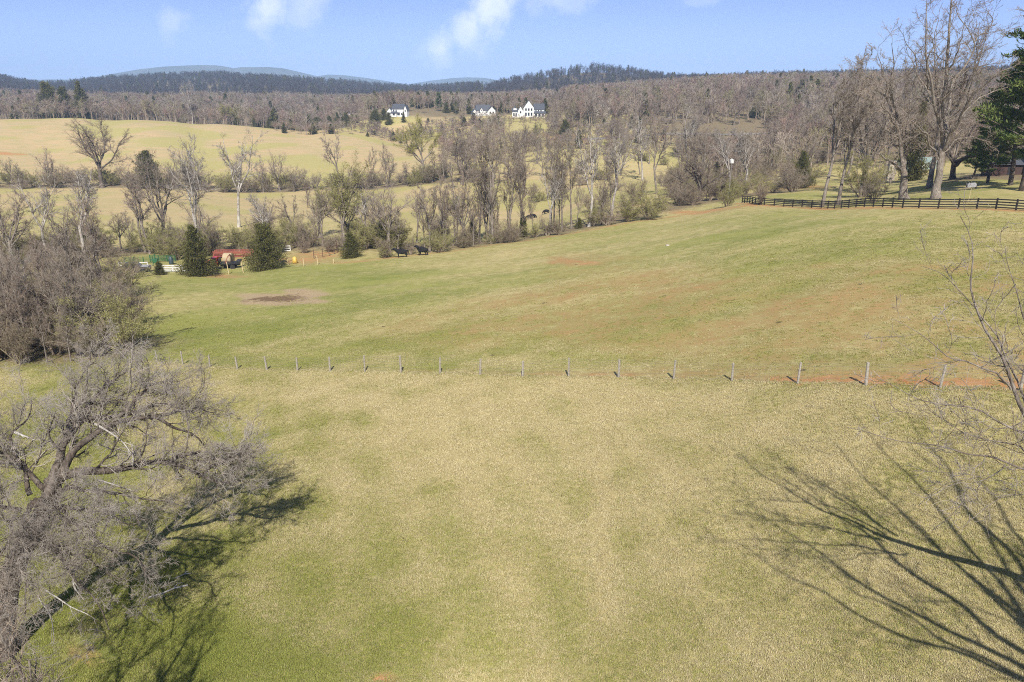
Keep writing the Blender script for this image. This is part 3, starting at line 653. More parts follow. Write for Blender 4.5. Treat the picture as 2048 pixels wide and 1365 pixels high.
left_spec = [
    (pl((108, 965, 21), (113, 931, 21.4), (117, 891, 21.8), (135, 866, 22.2), (166, 846, 22.6), (201, 838, 23), (236, 836, 23.4), (271, 831, 23.8), (310, 812, 24.3), (350, 800, 24.8)), .20, .05),
    (pl((108, 965, 21), (135, 926, 21.3), (166, 886, 21.8), (191, 861, 22.2), (216, 846, 22.5), (251, 841, 22.9), (301, 836, 23.3), (341, 846, 23.6), (371, 862, 23.9), (400, 890, 24.1)), .19, .03),
    (pl((112, 955, 21.1), (145, 940, 21.2), (171, 938, 21.4), (211, 941, 21.6), (246, 941, 21.9), (266, 931, 22.2), (301, 923, 22.5), (341, 928, 22.8), (371, 938, 23.1), (396, 961, 23.2), (427, 971, 23.4), (462, 966, 23.7), (500, 957, 24)), .21, .03),
    (pl((330, 926, 22.7), (345, 922, 22.8), (361, 908, 23), (391, 906, 23.3), (416, 916, 23.5), (452, 921, 23.8), (486, 900, 24.2)), .12, .03),
    (pl((396, 955, 23.2), (430, 930, 23.6), (465, 915, 24), (500, 895, 24.3)), .07, .02),
    (pl((150, 855, 22.4), (172, 822, 23), (188, 790, 23.6), (218, 768, 24.2), (250, 740, 25)), .12, .02),
    (pl((117, 900, 21.7), (130, 840, 22.5), (150, 790, 23.5), (160, 750, 24.5), (190, 722, 25.5)), .10, .02),
    (pl((236, 836, 23.4), (270, 800, 24), (300, 770, 24.7), (340, 760, 25.4)), .10, .02),
    (pl((301, 836, 23.3), (350, 825, 24), (390, 815, 24.6), (425, 830, 25.2)), .08, .02),
    (pl((90, 980, 20.8), (55, 945, 20.9), (0, 905, 21), (-50, 900, 21)), .13, .03),
    (pl((60, 990, 20.5), (20, 880, 21.5), (45, 850, 22), (70, 800, 22.8)), .11, .02),
    (pl((100, 985, 20.8), (150, 975, 20.5), (220, 985, 20.4), (300, 1000, 20.6), (360, 1010, 21)), .11, .02),
    (pl((95, 1000, 20.4), (140, 1040, 19.4), (200, 1080, 18.8), (260, 1110, 18.4), (310, 1150, 18.2)), .10, .02),
    (pl((80, 1010, 20.2), (90, 1070, 18.6), (130, 1140, 17.6), (180, 1190, 17), (215, 1230, 16.8)), .10, .02),
    (pl((60, 1010, 20), (30, 1080, 18.4), (20, 1140, 17.4), (10, 1200, 17)), .10, .02),
    (pl((70, 1000, 20.2), (120, 1010, 19.4), (180, 1020, 18.9), (240, 1040, 18.6), (290, 1050, 18.6)), .09, .02),
    (pl((40, 1020, 20), (-20, 1010, 19.4), (-70, 1040, 19)), .10, .02),
    (pl((50, 1030, 19.8), (35, 1110, 18), (60, 1190, 16.8), (40, 1260, 16)), .08, .015),
    (pl((30, 1030, 19.8), (0, 1120, 17.8), (-10, 1200, 16.6), (20, 1290, 15.8)), .08, .015),
    (pl((70, 1020, 20), (70, 1080, 18.8), (110, 1100, 18.4), (170, 1120, 18.2), (230, 1160, 18.2)), .08, .02)]
near_tree('spreading_tree', 'old low spreading bare tree with arching dark limbs at the left of the lawn', foot,
          [([foot, foot + (0.1, .3, 1.2), foot + (.4, .9, 2.8), cr + (-.15, -.1, -.6), cr], .42, .26), ([cr, P(95, 1000, 20.3), P(60, 1010, 20.0)], .2, .12)],
          [(a_, b_ * .78, c_ * .8) for a_, b_, c_ in left_spec], 3, 15, 10, 8, 5, .0025, M['darkbark'], M['greytwig'], up=.15, extra_spread=.22, L2len=1.75,
          dead=[(pl((190, 848, 22.4), (215, 862, 22.2), (240, 880, 22), (262, 905, 21.8)), .045, .012), (pl((275, 818, 23.8), (290, 828, 23.5), (288, 845, 23.3)), .03, .01),
                (pl((196, 961, 20.4), (230, 970, 20.3), (275, 985, 20.2)), .035, .01), (pl((265, 930, 22), (268, 915, 22), (262, 885, 22.1)), .035, .01), (pl((30, 865, 21.5), (68, 880, 21.3)), .05, .02),
                (pl((75, 1190, 17.4), (105, 1235, 17), (108, 1280, 16.6)), .026, .008), (pl((90, 1180, 17.4), (140, 1215, 17), (195, 1240, 16.8)), .024, .007), (pl((148, 1140, 17.8), (146, 1175, 17.5), (170, 1200, 17.2)), .035, .012)])
rf = np.array([16.4, 15.6, h1(16.4, 15.6) - .1]); rc = rf + (-.15, .3, 3.4)
right_spec = [
    (pl((2130, 960, 15.8), (2085, 890, 16), (2048, 838, 16), (2028, 798, 16.1), (2019, 768, 16.2), (2007, 740, 16.3), (1996, 724, 16.3), (1982, 670, 16.5), (1955, 608, 16.8), (1938, 570, 17), (1934, 500, 17.2), (1931, 432, 17.4)), 0.0910, 0.0080),
    (pl((2120, 940, 16), (2070, 850, 16.2), (2040, 780, 16.4), (2010, 700, 16.7), (1975, 650, 17), (1950, 610, 17.2), (1900, 560, 17.6), (1858, 530, 17.9)), 0.0595, 0.0064),
    (pl((2110, 960, 15.8), (2090, 905, 15.4), (2048, 868, 15.2), (1990, 835, 15), (1940, 816, 15), (1890, 810, 15), (1850, 805, 15), (1800, 788, 15.1), (1745, 755, 15.2)), 0.0525, 0.0048),
    (pl((2130, 1000, 15.4), (2090, 950, 15), (2048, 935, 14.8), (2010, 930, 14.7), (1970, 915, 14.6), (1900, 900, 14.5), (1820, 885, 14.4), (1740, 868, 14.4), (1700, 850, 14.4)), 0.0490, 0.0048),
    (pl((2110, 950, 15.8), (2048, 905, 15.6), (2000, 885, 15.6), (1940, 862, 15.7), (1895, 835, 15.8), (1850, 812, 15.9)), 0.0385, 0.0048),
    (pl((2022, 778, 16.1), (1990, 752, 15.8), (1960, 738, 15.7), (1925, 722, 15.7), (1865, 698, 15.8), (1825, 660, 16), (1790, 640, 16.2)), 0.0385, 0.0048),
    (pl((2010, 930, 14.7), (1990, 950, 14.6), (1960, 965, 14.5), (1925, 968, 14.5), (1890, 972, 14.6)), 0.0210, 0.0040),
    (pl((2140, 930, 16), (2100, 800, 16.4), (2060, 690, 16.8), (2030, 610, 17), (2015, 560, 17.2), (2020, 500, 17.3)), 0.0560, 0.0064),
    (pl((2150, 930, 16.2), (2110, 780, 16.8), (2050, 720, 17.2), (2010, 735, 17.4)), 0.0280, 0.0048),
    (pl((2160, 940, 15.8), (2150, 800, 16), (2120, 650, 16.3), (2090, 560, 16.5), (2075, 470, 16.7)), 0.0630, 0.0064),
    (pl((2160, 1000, 15.4), (2100, 985, 14.6), (2040, 985, 14.2), (1980, 1000, 14), (1960, 1020, 14)), 0.0420, 0.0048)]
E = rf + (0, 0, 3)
right_spec += [([rc, E + (1.0, -.6, 2), E + (2.2, -1.0, 4.5), E + (3.0, -1.0, 7)], .10, .01), ([rc, E + (1.6, 1, 1.5), E + (3.4, 1.5, 2.6), E + (5, 1.8, 3.2)], .08, .01), ([rc, E + (1.6, -1.6, 1.3), E + (3, -3, 2.4)], .07, .01)]
near_tree('bare_tree', 'near grey bare tree reaching in over the lawn from the right edge', rf,
          [([rf, rf + (.02, .1, 1.5), rc, P(2130, 955, 15.8), P(2110, 920, 15.9)], .22, .09)], [(a_, b_ * .74, c_ * .9) for a_, b_, c_ in right_spec], 8, 9, 6, 4, 0, .0034, M['bark'], M['greytwig'], jit=.09, up=.25, L2len=1.25, trop=.05)
# the taller tree beside the camera, out of the frame: only its shadow lies on the lawn
bf = np.array([15.6, 5.6, h1(15.6, 5.6) - .1]); bk = bf + (-.5, .8, 7.6)
def shade_tip(u, v, h):
    q = ground(u, v); return q + np.array((.047 * h, -1.036 * h, h))
big_spec = []
for k_, (u, v, h) in enumerate(((1415, 1072, 13.4), (1480, 1010, 13.8), (1560, 935, 14.2), (1640, 870, 14.5), (1700, 830, 15), (1800, 815, 15), (1620, 1120, 12.5), (1900, 870, 14), (1745, 960, 13))):
    tip_ = shade_tip(u, v, h); md_ = bk * .5 + tip_ * .5 + np.array((0, -.3, -.6 - .3 * (k_ % 3)))
    big_spec.append(([bk + (0, 0, .25 * (k_ % 4)), bk * .75 + tip_ * .25 + np.array((.1, -.2, -.5)), md_, tip_], .085 + .02 * (k_ % 3), .012))
big_spec += [([bk, bk + (2, -1, 3), bk + (4, -2, 5)], .13, .02), ([bk, bk + (1.5, 2, 3.5), bk + (2.5, 3.5, 7)], .13, .02)]
near_tree('bare_tree', 'tall bare tree beside the camera that throws the fan of branch shadows on the lawn', bf,
          [([bf, bf + (-.1, .1, 3), bk, bk + (0, 0, .8)], .26, .15)], big_spec, 12, 9, 5, 4, 0, .004, M['bark'], M['greytwig'], jit=.2, up=.2, L2len=2.0, trop=.04)
put('vase2', base(60, 11.2), 9.6, 'grey bare treetop seen from above in the lower left corner', rz=1.0, sx=.8)
proto('oak', 'bare_tree', *woody(97, 10, 'vase', 1.25), M['darkbark'], M['twig'])
proto('clump', 'bare_tree', *woody(91, 10, 'vase', 1.3), M['darkbark'], M['greytwig'])

# ------------------------------------------------------------------ trees on the right rise, behind the board fence
def tree_px(name, label, u0, Y, trunk, spec, seed, tip=.012, wm='bark', cm='twig', l2=10, l3=6, l4=5, L2len=4.0):
    p = base(u0, Y)
    f = lambda L: [P(a, b_, Y + (c[0] if c else 0)) for a, b_, *c in L]
    sp = [(f(L), r0, r1) for L, r0, r1 in spec]
    return near_tree(name, label, p, [([p - (0, 0, .2)] + f(trunk[0]), trunk[1], trunk[2])], sp, seed, l2, l3, l4, 0, tip, M[wm], M[cm], jit=.35, up=.2, L2len=L2len, extra_spread=.2, trop=.05)
tree_px('bare_tree', 'tallest bare tree, its pale leaning trunk just behind the board fence', 1872, 114,
        ([(1876, 355), (1882, 315), (1888, 285), (1892, 250)], .60, .36),
        [([(1892, 265), (1893, 220), (1893, 160), (1897, 100), (1898, 45), (1905, -10), (1900, -60)], .38, .04),
         ([(1886, 290), (1878, 250, -1), (1868, 200, -2), (1862, 140, -3), (1850, 80, -3), (1862, 20, -3), (1850, -40, -3)], .28, .03),
         ([(1893, 230), (1905, 165, 2), (1928, 140, 3), (1948, 85, 4), (1930, 40, 4), (1905, 0, 4)], .24, .03),
         ([(1884, 305), (1905, 270, -2), (1925, 225, -4), (1955, 185, -6), (1990, 150, -8), (2040, 120, -9)], .28, .04),
         ([(1890, 275), (1920, 235, 3), (1960, 195, 5), (2010, 175, 7), (2050, 165, 8)], .18, .03),
         ([(1880, 320), (1862, 285, -2), (1840, 262, -4), (1815, 240, -6), (1795, 215, -7)], .20, .03),
         ([(1870, 210), (1848, 170, 2), (1830, 120, 3), (1812, 90, 4), (1800, 50, 4)], .16, .02),
         ([(1868, 190), (1850, 150, -3), (1860, 100, -5), (1872, 60, -5), (1880, 10, -5)], .15, .02),
         ([(1948, 85, 4), (1965, 70, 5), (1980, 40, 5), (1965, 0, 5)], .12, .02),
         ([(1930, 215, -4), (1950, 150, -5), (1955, 110, -6), (1985, 80, -6)], .13, .02),
         ([(1893, 150), (1915, 110, -2), (1925, 60, -3), (1940, 10, -3)], .13, .02),
         ([(1884, 305), (1915, 280, 2), (1945, 275, 3), (1985, 280, 3)], .11, .02),
         ([(1883, 310), (1860, 300, 2), (1838, 275, 3), (1820, 280, 3)], .11, .02)], 31, l2=11, l3=7, l4=6)
tree_px('bare_tree', 'stout forked bare tree behind the fence, just left of the tallest tree', 1808, 118,
        ([(1808, 370), (1807, 350), (1806, 330)], .72, .40),
        [([(1806, 340), (1800, 300), (1796, 260), (1787, 220), (1780, 170), (1790, 120), (1785, 80)], .36, .03),
         ([(1806, 342), (1812, 310, 1), (1813, 270, 2), (1818, 220, 2), (1826, 170, 2), (1840, 130, 2)], .28, .03),
         ([(1803, 345), (1790, 332, -2), (1770, 318, -3), (1755, 308, -4), (1743, 302, -4), (1725, 295, -4)], .26, .03),
         ([(1797, 270), (1780, 235, -2), (1760, 215, -3), (1735, 205, -4), (1720, 190, -4)], .20, .02),
         ([(1790, 235), (1768, 190, 2), (1745, 160, 3), (1722, 145, 3), (1705, 120, 3)], .18, .02),
         ([(1812, 300, 1), (1830, 280, -1), (1845, 255, -2), (1850, 225, -2)], .16, .02),
         ([(1800, 300), (1775, 270, 3), (1755, 245, 4), (1730, 240, 4)], .15, .02),
         ([(1784, 200), (1765, 150, -2), (1755, 110, -3), (1760, 80, -3)], .14, .02)], 32, wm='bark', l2=10, l3=7, l4=6)
R5 = 'bare trees on the right rise'
plant('fork0', 1643, 127, 118, 'slender bare tree with crooked low branches, left of the pair behind the board fence', sx=.75, rz=2.2)
plant('tall1', 1676, 128, 95, 'straight dark slender bare tree, right of the pair behind the board fence', sx=.75)
plant('vase1', 1724, 168, 100, 'broad pale trunked bare tree set back on the right lawn, behind the slender pair', rz=.6)
plant('fork2', 1858, 146, 60, 'thick trunked bare tree standing close behind the tallest tree, soil bare at its foot', rz=4.0)
plant('spread0', 1905, 160, 175, 'short dark twisted bare tree on the right lawn, left of the pines', rz=1)
plant('vase3', 2085, 150, -90, 'big bare tree leaning its limbs in from the right edge above the pines', rz=2.5)
plant('tall2', 1765, 190, 120, 'grey bare tree behind the forked tree, beside the stone chimney', rz=.4)
plant('pine0', 2045, 119, -25, 'tall green pine with layered branches at the right edge', cat='tree', rz=.5, sx=1.3)
plant('pine1', 2020, 131, 118, 'middle pine at the right, dark trunk and low bright boughs', rz=2.1, sx=1.25)
plant('pine0', 1975, 140, 222, 'small spreading pine between the middle pine and the feeder on its pole', rz=3.6, sx=1.5)
plant('pine1', 1946, 152, 262, 'lowest young pine on the right lawn, leftmost of the pines', rz=5.0, sx=1.4)
plant('cedar1', 1822, 185, 205, 'tall dark evergreen behind the stout forked tree', sx=.75)
plant('cedar0', 1600, 200, 305, 'small dark evergreen in the brush left of the slender pair', sx=.9)
plant('brush0', 1746, 122, 345, 'thin little bare tree just behind the board fence', sx=1.0, rz=1)
plant('olive1', 1722, 150, 300, 'yellowish budding bush on the right lawn behind the slender pair', 'shrub', sx=1.0)

# ------------------------------------------------------------------ shrubs and cedars along the pasture edge
plant('cedar0', 397, 122, 454, 'big dark cedar in front of the red truck', rz=.3, sx=1.0)
plant('cedar2', 536, 125, 448, 'wide brownish green cedar left of the yellow feeder, pale tree behind it', rz=1.1, sx=1.05)
plant('cedar2', 704, 131, 466, 'bright green rounded cedar at the right end of the cattle pen', rz=2.0, sx=1.1)
plant('cedar0', 320, 121, 524, 'small round cedar beside the white rail gate', rz=3.0, sx=1.5)
plant('cedar1', 1046, 148, 425, 'dark cedar in the hedgerow left of the two grazing cows', rz=3.0, sx=1.0)
plant('cedar1', 945, 150, 432, 'dark ragged cedar behind the tall trunks of the hedgerow', rz=4.0)
plant('cedar2', 1158, 152, 436, 'low bright green cedar at the foot of the white forked tree', rz=1.0)
plant('olive0', 1300, 152, 374, 'largest yellow green budding bush at the far right corner of the pasture', 'shrub', sx=1.35)
plant('olive1', 1255, 153, 396, 'yellow green budding bush left of the largest bush', 'shrub', sx=1.2)
plant('olive1', 1452, 150, 372, 'pale olive bush at the left end of the board fence', 'shrub', sx=1.0)
plant('brush1', 1520, 140, 362, 'grey brown bush growing through the left end of the board fence', 'shrub', sx=1.0)
plant('olive0', 1185, 153, 405, 'low olive bush under the white forked tree', 'shrub', sx=1.0)

# ------------------------------------------------------------------ named trees of the creek hedgerow and beyond
for a in (('pale0', 549, 136, 372, 'white barked bare tree standing behind the wide brownish cedar'),
          ('pale1', 478, 195, 272, 'sycamore with long white limbs behind the red cattle panels'),
          ('pale2', 398, 138, 300, 'leaning pale trunked tree right behind the cedar at the truck'),
          ('vase0', 330, 160, 296, 'grey bare tree behind the green gates, leaning over them'),
          ('fork1', 300, 150, 345, 'bare tree with slanting dark limbs behind the parked dark vehicle'),
          ('pale0', 172, 138, 318, 'bleached tree with broken white top above the left thicket'),
          ('pale1', 95, 142, 352, 'thin white stemmed tree above the left thicket, next to the broken topped one'),
          ('fork0', 22, 132, 368, 'dark bare tree at the left edge above the thicket'),
          ('olivetree', 690, 142, 300, 'olive tinted budding tree behind the bright green cedar'),
          ('vase3', 760, 150, 372, 'bare bushy tree behind the left black cow'),
          ('olivetree', 640, 165, 352, 'olive tinted budding tree behind the cattle pen'),
          ('tall0', 985, 143, 256, 'tallest bare trunk in the middle clump of the hedgerow'),
          ('tall2', 958, 146, 280, 'tall bare tree left of the tallest trunk in the middle clump'),
          ('tall3', 1018, 146, 278, 'tall bare tree right of the tallest trunk in the middle clump'),
          ('vase2', 925, 146, 335, 'spreading bare tree at the left side of the middle clump'),
          ('fork2', 1040, 150, 300, 'forked bare tree at the right side of the middle clump'),
          ('tall1', 1108, 151, 275, 'straight slim bare tree right of the grazing cows'),
          ('tall0', 1124, 152, 285, 'slim bare tree second from the grazing cows'),
          ('tall2', 1143, 153, 270, 'slim bare tree third from the grazing cows'),
          ('pale2', 1178, 153, 268, 'white forked sycamore leaning right at the pasture edge'),
          ('pale1', 1222, 168, 262, 'white limbed sycamore behind the yellow green bushes'),
          ('fork1', 1313, 205, 248, 'dark twisted bare tree in the open pasture behind the largest bush'),
          ('spread1', 1398, 178, 268, 'wide brown many stemmed tree left of the board fence end'),
          ('pale0', 1490, 190, 245, 'bare tree with pale leaning trunk behind the board fence end'),
          ('pale2', 1372, 260, 215, 'white trunked sycamore in front of the road bank'),
          ('oak', 205, 318, 230, 'huge old wide crowned tree standing alone on the tan hill'),
          ('fork0', 683, 322, 258, 'crooked dark tree on the slope of the tan hill'),
          ('tall3', 742, 320, 292, 'thin bare tree on the tan hill right of the crooked tree'),
          ('tall1', 776, 322, 286, 'thin bare tree on the tan hill left of the budding willow'),
          ('willow', 848, 318, 228, 'yellow green budding willow in front of the white houses'),
          ('vase1', 925, 300, 226, 'dense brown tree just right of the budding willow'),
          ('vase2', 985, 290, 222, 'dense brown tree with a dead snag, right of the willow'),
          ('vase0', 1045, 300, 240, 'dense brown tree below the largest white house'),
          ('pale1', 1285, 300, 232, 'whitish bare tree left of the road bank'),
          ('vase3', 560, 318, 300, 'grey bare tree in the hedge under the middle of the tan hill'),
          ('cedar0', 300, 316, 304, 'dark cedar in the hedge right of the huge old tree')):
    plant(*a[:4], a[4], sx=1.45 if 'huge' in a[4] else 1.0 if not a[0].startswith('tall') else .8, rz=None)

# ------------------------------------------------------------------ crowds of one kind (each its own tree)
rs = random.Random(4); OAK = base(205, 318)
def crowd(n, line, spread, keys, hr, label, cat, group, sx=(.9, 1.2)):
    for i in range(n):
        f = (i + rs.random()) / n * (len(line) - 1); k = min(int(f), len(line) - 2); q = line[k] * (1 - f + k) + line[k + 1] * (f - k)
        x, y = q[0] + rs.gauss(0, spread * .4), q[1] + rs.gauss(0, spread)
        if line is HEDGE2 and abs(x - OAK[0]) < 15 and (cat == 'tree' or y < OAK[1] + 2): y = OAK[1] + 9 + abs(rs.gauss(0, 3)); hr_ = (3, 6)
        else: hr_ = hr
        put(rs.choice(keys), (x, y, h1(x, y)), rs.uniform(*hr_), label, cat, group, sx=rs.uniform(*sx))
def fill(n, u0, u1, Y0, Y1, keys, hr, label, cat, group, sx=(.85, 1.15), ok=None):
    k = 0
    while k < n:
        u = rs.uniform(u0, u1); Y = math.exp(rs.uniform(math.log(Y0), math.log(Y1)))
        if ok and not ok(u, Y): continue
        put(rs.choice(keys), base(u, Y), rs.uniform(*hr), label, cat, group, sx=rs.uniform(*sx)); k += 1
BR = ['brush0', 'brush1', 'brush2']; OL = ['olive0', 'olive1']; VA = ['vase0', 'vase1', 'vase2', 'vase3', 'fork0', 'fork1', 'fork2']; TA_ = ['tall0', 'tall1', 'tall2', 'tall3']
crowd(34, HEDGE1[:6], 6, BR, (3, 6.5), 'tangled brown bare bush in the creek hedgerow', 'shrub', 'brown bushes of the creek hedgerow', (1.0, 1.5))
crowd(36, HEDGE1[:6], 6, OL, (3.5, 6.5), 'olive budding bush in the creek hedgerow', 'shrub', 'olive bushes of the creek hedgerow', (1.0, 1.5))
crowd(16, HEDGE1[5:], 4, BR, (3, 5.5), 'low bare bush in the right half of the creek hedgerow', 'shrub', 'bushes in the right half of the creek hedgerow', (.9, 1.4))
crowd(9, [ground(u, v) + (0, 1.5, 0) for u, v in ((730, 522), (800, 514), (880, 505), (960, 493), (1040, 482), (1120, 470))], .8, OL + BR, (2.2, 4.2), 'scrubby bush along the wire at the pasture edge behind the black cows', 'shrub', 'scrub along the pasture edge', (1, 1.4))
crowd(30, HEDGE1[:7], 6, VA + ['pale0', 'pale2', 'tall1'], (7, 14), 'grey bare tree in the creek hedgerow', 'tree', 'grey trees of the creek hedgerow')
crowd(20, HEDGE1[5:8], 3.5, TA_ + ['fork0', 'pale1', 'pale2'], (8, 15.5), 'thin bare trunk in the tall middle clump of the hedgerow', 'tree', 'thin trees of the middle clump', (.6, .85))
crowd(74, HEDGE2, 6, BR + ['olive0'], (4, 9), 'brown bare bush in the hedge at the foot of the tan hill', 'shrub', 'brown bushes at the foot of the tan hill', (1.1, 1.7))
crowd(26, HEDGE2, 4, VA + TA_ + ['pale1'], (8, 17), 'bare tree in the hedge at the foot of the tan hill', 'tree', 'trees at the foot of the tan hill')
tk = lambda u, Y: u < 268 - abs(Y - 95) * .8
fill(44, -90, 270, 68, 124, BR + ['olive1'], (3.5, 7.2), 'dense brown bush in the thicket at the left edge', 'shrub', 'bushes of the left thicket', (1.0, 1.5), tk)
fill(28, -90, 230, 68, 112, ['vase0', 'vase1', 'vase2', 'vase3', 'fork0', 'fork1', 'clump', 'clump', 'pale1'], (7.5, 13), 'bare twiggy tree in the thicket at the left edge', 'tree', 'trees of the left thicket', (1.0, 1.3), lambda u, Y: u < 225 - abs(Y - 86) * .8)
for u, Y, vt in ((142, 67.5, 590), (95, 68, 600), (60, 69, 560)):
    plant('tall0', u, Y, vt, 'slim tree with a pale straight trunk at the front of the left thicket', 'tree', 'slim pale trunks fronting the left thicket', sx=.8)
fill(66, 1270, 2250, 205, 400, VA + TA_ + ['pale0', 'pale1'], (14, 22), 'bare grey tree in the wood behind the right lawn', 'tree', 'trees behind the right lawn', (1.0, 1.35), ok=lambda u, Y: not (u < 1360 and 240 < Y < 370) and not (1380 < u < 1520 and Y > 300) and (Y > 235 or u < 1700))
fill(52, 1180, 1640, 170, 280, BR + ['brush0', 'olive0'], (3.5, 7.5), 'brown bush in the low wood left of the board fence', 'shrub', 'brown bushes left of the board fence', (1.1, 1.6), lambda u, Y: u > 1340 or Y < 190)
fill(30, 900, 1480, 290, 420, VA + ['tall1'], (11, 17), 'brown bare tree in the dip below the white houses', 'tree', 'trees in the dip below the houses', (1.0, 1.4))
fill(30, 900, 1480, 235, 380, BR + OL, (3.5, 6), 'rounded bare bush in the pasture dip below the houses', 'shrub', 'bushes in the dip below the houses', (1.2, 1.7))
fill(14, -120, 900, 590, 625, VA, (13, 19), 'bare tree on the near edge of the wood behind the tan hill', 'tree', 'trees on the edge of the wood behind the hill', ok=lambda u, Y: u < 480)
fill(22, 1100, 2100, 440, 500, VA + TA_, (14, 20), 'bare tree on the lower edge of the right hillside wood', 'tree', 'trees on the lower edge of the hillside wood')
fill(17, 500, 830, 565, 590, ['cedar0', 'cedar1', 'cedar2'], (6.5, 10.5), 'dark cedar in the row beyond the crest of the tan hill', 'tree', 'cedars beyond the crest of the tan hill', (1, 1.4))
for a in (('cedar1', 168, 610, 164, 'tallest of the dark evergreens behind the left end of the tan hill'), ('cedar0', 135, 615, 176, 'dark evergreen just left of the tallest evergreen behind the tan hill'), ('cedar2', 105, 620, 166, 'broad evergreen, leftmost of those behind the tan hill'),
          ('pale2', 385, 590, 178, 'white trunked sycamore behind the crest of the tan hill'), ('redtree', 338, 585, 208, 'red budding maple behind the crest of the tan hill, left of the white sycamore'), ('redtree', 565, 610, 218, 'pinkish red budding maple behind the cedar row'),
          ('willow', 455, 585, 205, 'yellow budding tree behind the crest, left of the cedar row'), ('olivetree', 512, 585, 212, 'olive rounded tree behind the crest next to the cedar row'), ('bloom', 1180, 500, 212, 'white blossoming tree right of the largest house'), ('bloom', 1206, 520, 208, 'smaller white blossoming tree, right of the other blossoming tree'),
          ('pine0', 878, 640, 184, 'green pine behind the dirt strip between the houses'), ('cedar0', 893, 630, 205, 'dark cedar between the two left white houses'), ('cedar1', 912, 630, 202, 'dark cedar left of the middle white house'), ('cedar2', 1130, 430, 240, 'dark rounded evergreen below the largest white house'), ('olivetree', 1070, 420, 236, 'yellow budding tree below the largest white house'),
          ('cedar2', 1510, 500, 205, 'dark evergreen low in the right hillside wood'), ('cedar1', 1420, 620, 176, 'dark evergreen high in the right hillside wood')):
    plant(*a, sx=1.1)

# ------------------------------------------------------------------ far woods: nobody could count them
def far_tree(seed, h, kind):
    rng = np.random.default_rng(seed); z = np.zeros((1, 3)); one = np.ones(1)
    T, TR = grow(rng, z, UP[None] + rng.normal(size=(1, 3)) * [.05, .05, 0], one * .85 * h, one * .013 * h, .004 * h, 6, .05, .05)
    L1, R1 = spawn(rng, T, TR, 12, .3, .97, .62, .15, .46 * h, 5, .12, .08, .55, .004 * h, lambda t: 1.1 - .7 * t, rel=False)
    L2, R2 = spawn(rng, L1, R1, 6, .2, 1, .65, .2, .45, 4, .15, .05, .6, .003 * h, up=.2)
    L3, R3 = spawn(rng, L2, R2, 6, .1, 1, .65, .2, .55, 3, .2, .02, .7, .0022 * h)
    V, Q = merge([tubes(T, TR, 4), tubes(L1, R1, 3), tubes(L2, R2, 3), tubes(L3, R3, 3)])
    return V, Q, len(tubes(T, TR, 4)[1])
def far_set(nm, mat, mtrunk, green_share):
    c = bpy.data.collections.new(nm)
    for i in range(6):
        V, Q, nt_ = far_tree(200 + i, 10, 0); me = mesh_np('far_tree', V, Q, mat); me.materials.append(mtrunk)
        mi = np.zeros(len(me.polygons), np.int32); mi[:nt_] = 1; me.polygons.foreach_set('material_index', mi); c.objects.link(bpy.data.objects.new(f'a{i}_tree', me))
    rng = np.random.default_rng(9)
    (V1, Q1), (V2, Q2) = conifer(230, 10, 4.2, 1600, .95)
    me = mesh_np('far_evergreen', V2, Q2, M['cedar']); c.objects.link(bpy.data.objects.new('b_evergreen', me))
    return c
FARC = far_set('far_kit', M['wood_far'], M['twig'], .05); RIDC = far_set('ridge_kit', M['blue_wood'], M['blue_wood'], .05)
def scatter(name, label, pts, hs, colln, green, wide=1.0):
    rng = np.random.default_rng(len(pts)); n = len(pts)
    me = bpy.data.meshes.new(name); me.vertices.add(n); me.vertices.foreach_set('co', np.asarray(pts, np.float32).ravel())
    s = np.stack([hs / 10 * wide * rng.uniform(.8, 1.3, n), hs / 10 * wide * rng.uniform(.8, 1.3, n), hs / 10], -1)
    pick = np.where(rng.random(n) < green, 6, rng.integers(0, 6, n))
    a = me.attributes.new('scl', 'FLOAT_VECTOR', 'POINT'); a.data.foreach_set('vector', s.astype(np.float32).ravel())
    a = me.attributes.new('rot', 'FLOAT', 'POINT'); a.data.foreach_set('value', rng.uniform(0, 6.28, n).astype(np.float32))
    a = me.attributes.new('pick', 'INT', 'POINT'); a.data.foreach_set('value', pick.astype(np.int32))
    ng = bpy.data.node_groups.new('scatter', 'GeometryNodeTree')
    ng.interface.new_socket('Geometry', in_out='INPUT', socket_type='NodeSocketGeometry'); ng.interface.new_socket('Geometry', in_out='OUTPUT', socket_type='NodeSocketGeometry')
    gi = ng.nodes.new('NodeGroupInput'); go = ng.nodes.new('NodeGroupOutput'); ip = ng.nodes.new('GeometryNodeInstanceOnPoints')
    ci = ng.nodes.new('GeometryNodeCollectionInfo'); ci.inputs['Collection'].default_value = colln; ci.inputs['Separate Children'].default_value = True; ci.inputs['Reset Children'].default_value = True
    def at(nm, ty):
        q = ng.nodes.new('GeometryNodeInputNamedAttribute'); q.data_type = ty; q.inputs[0].default_value = nm; return q.outputs[0]
    cx = ng.nodes.new('ShaderNodeCombineXYZ'); ng.links.new(at('rot', 'FLOAT'), cx.inputs[2])
    ng.links.new(gi.outputs[0], ip.inputs['Points']); ng.links.new(ci.outputs[0], ip.inputs['Instance']); ip.inputs['Pick Instance'].default_value = True
    ng.links.new(at('pick', 'INT'), ip.inputs['Instance Index']); ng.links.new(cx.outputs[0], ip.inputs['Rotation']); ng.links.new(at('scl', 'FLOAT_VECTOR'), ip.inputs['Scale'])
    ng.links.new(ip.outputs[0], go.inputs[0])
    o = obj(name, me); md = o.modifiers.new('scatter', 'NODES'); md.node_group = ng
    return tag(o, label, 'wood', kind='stuff')
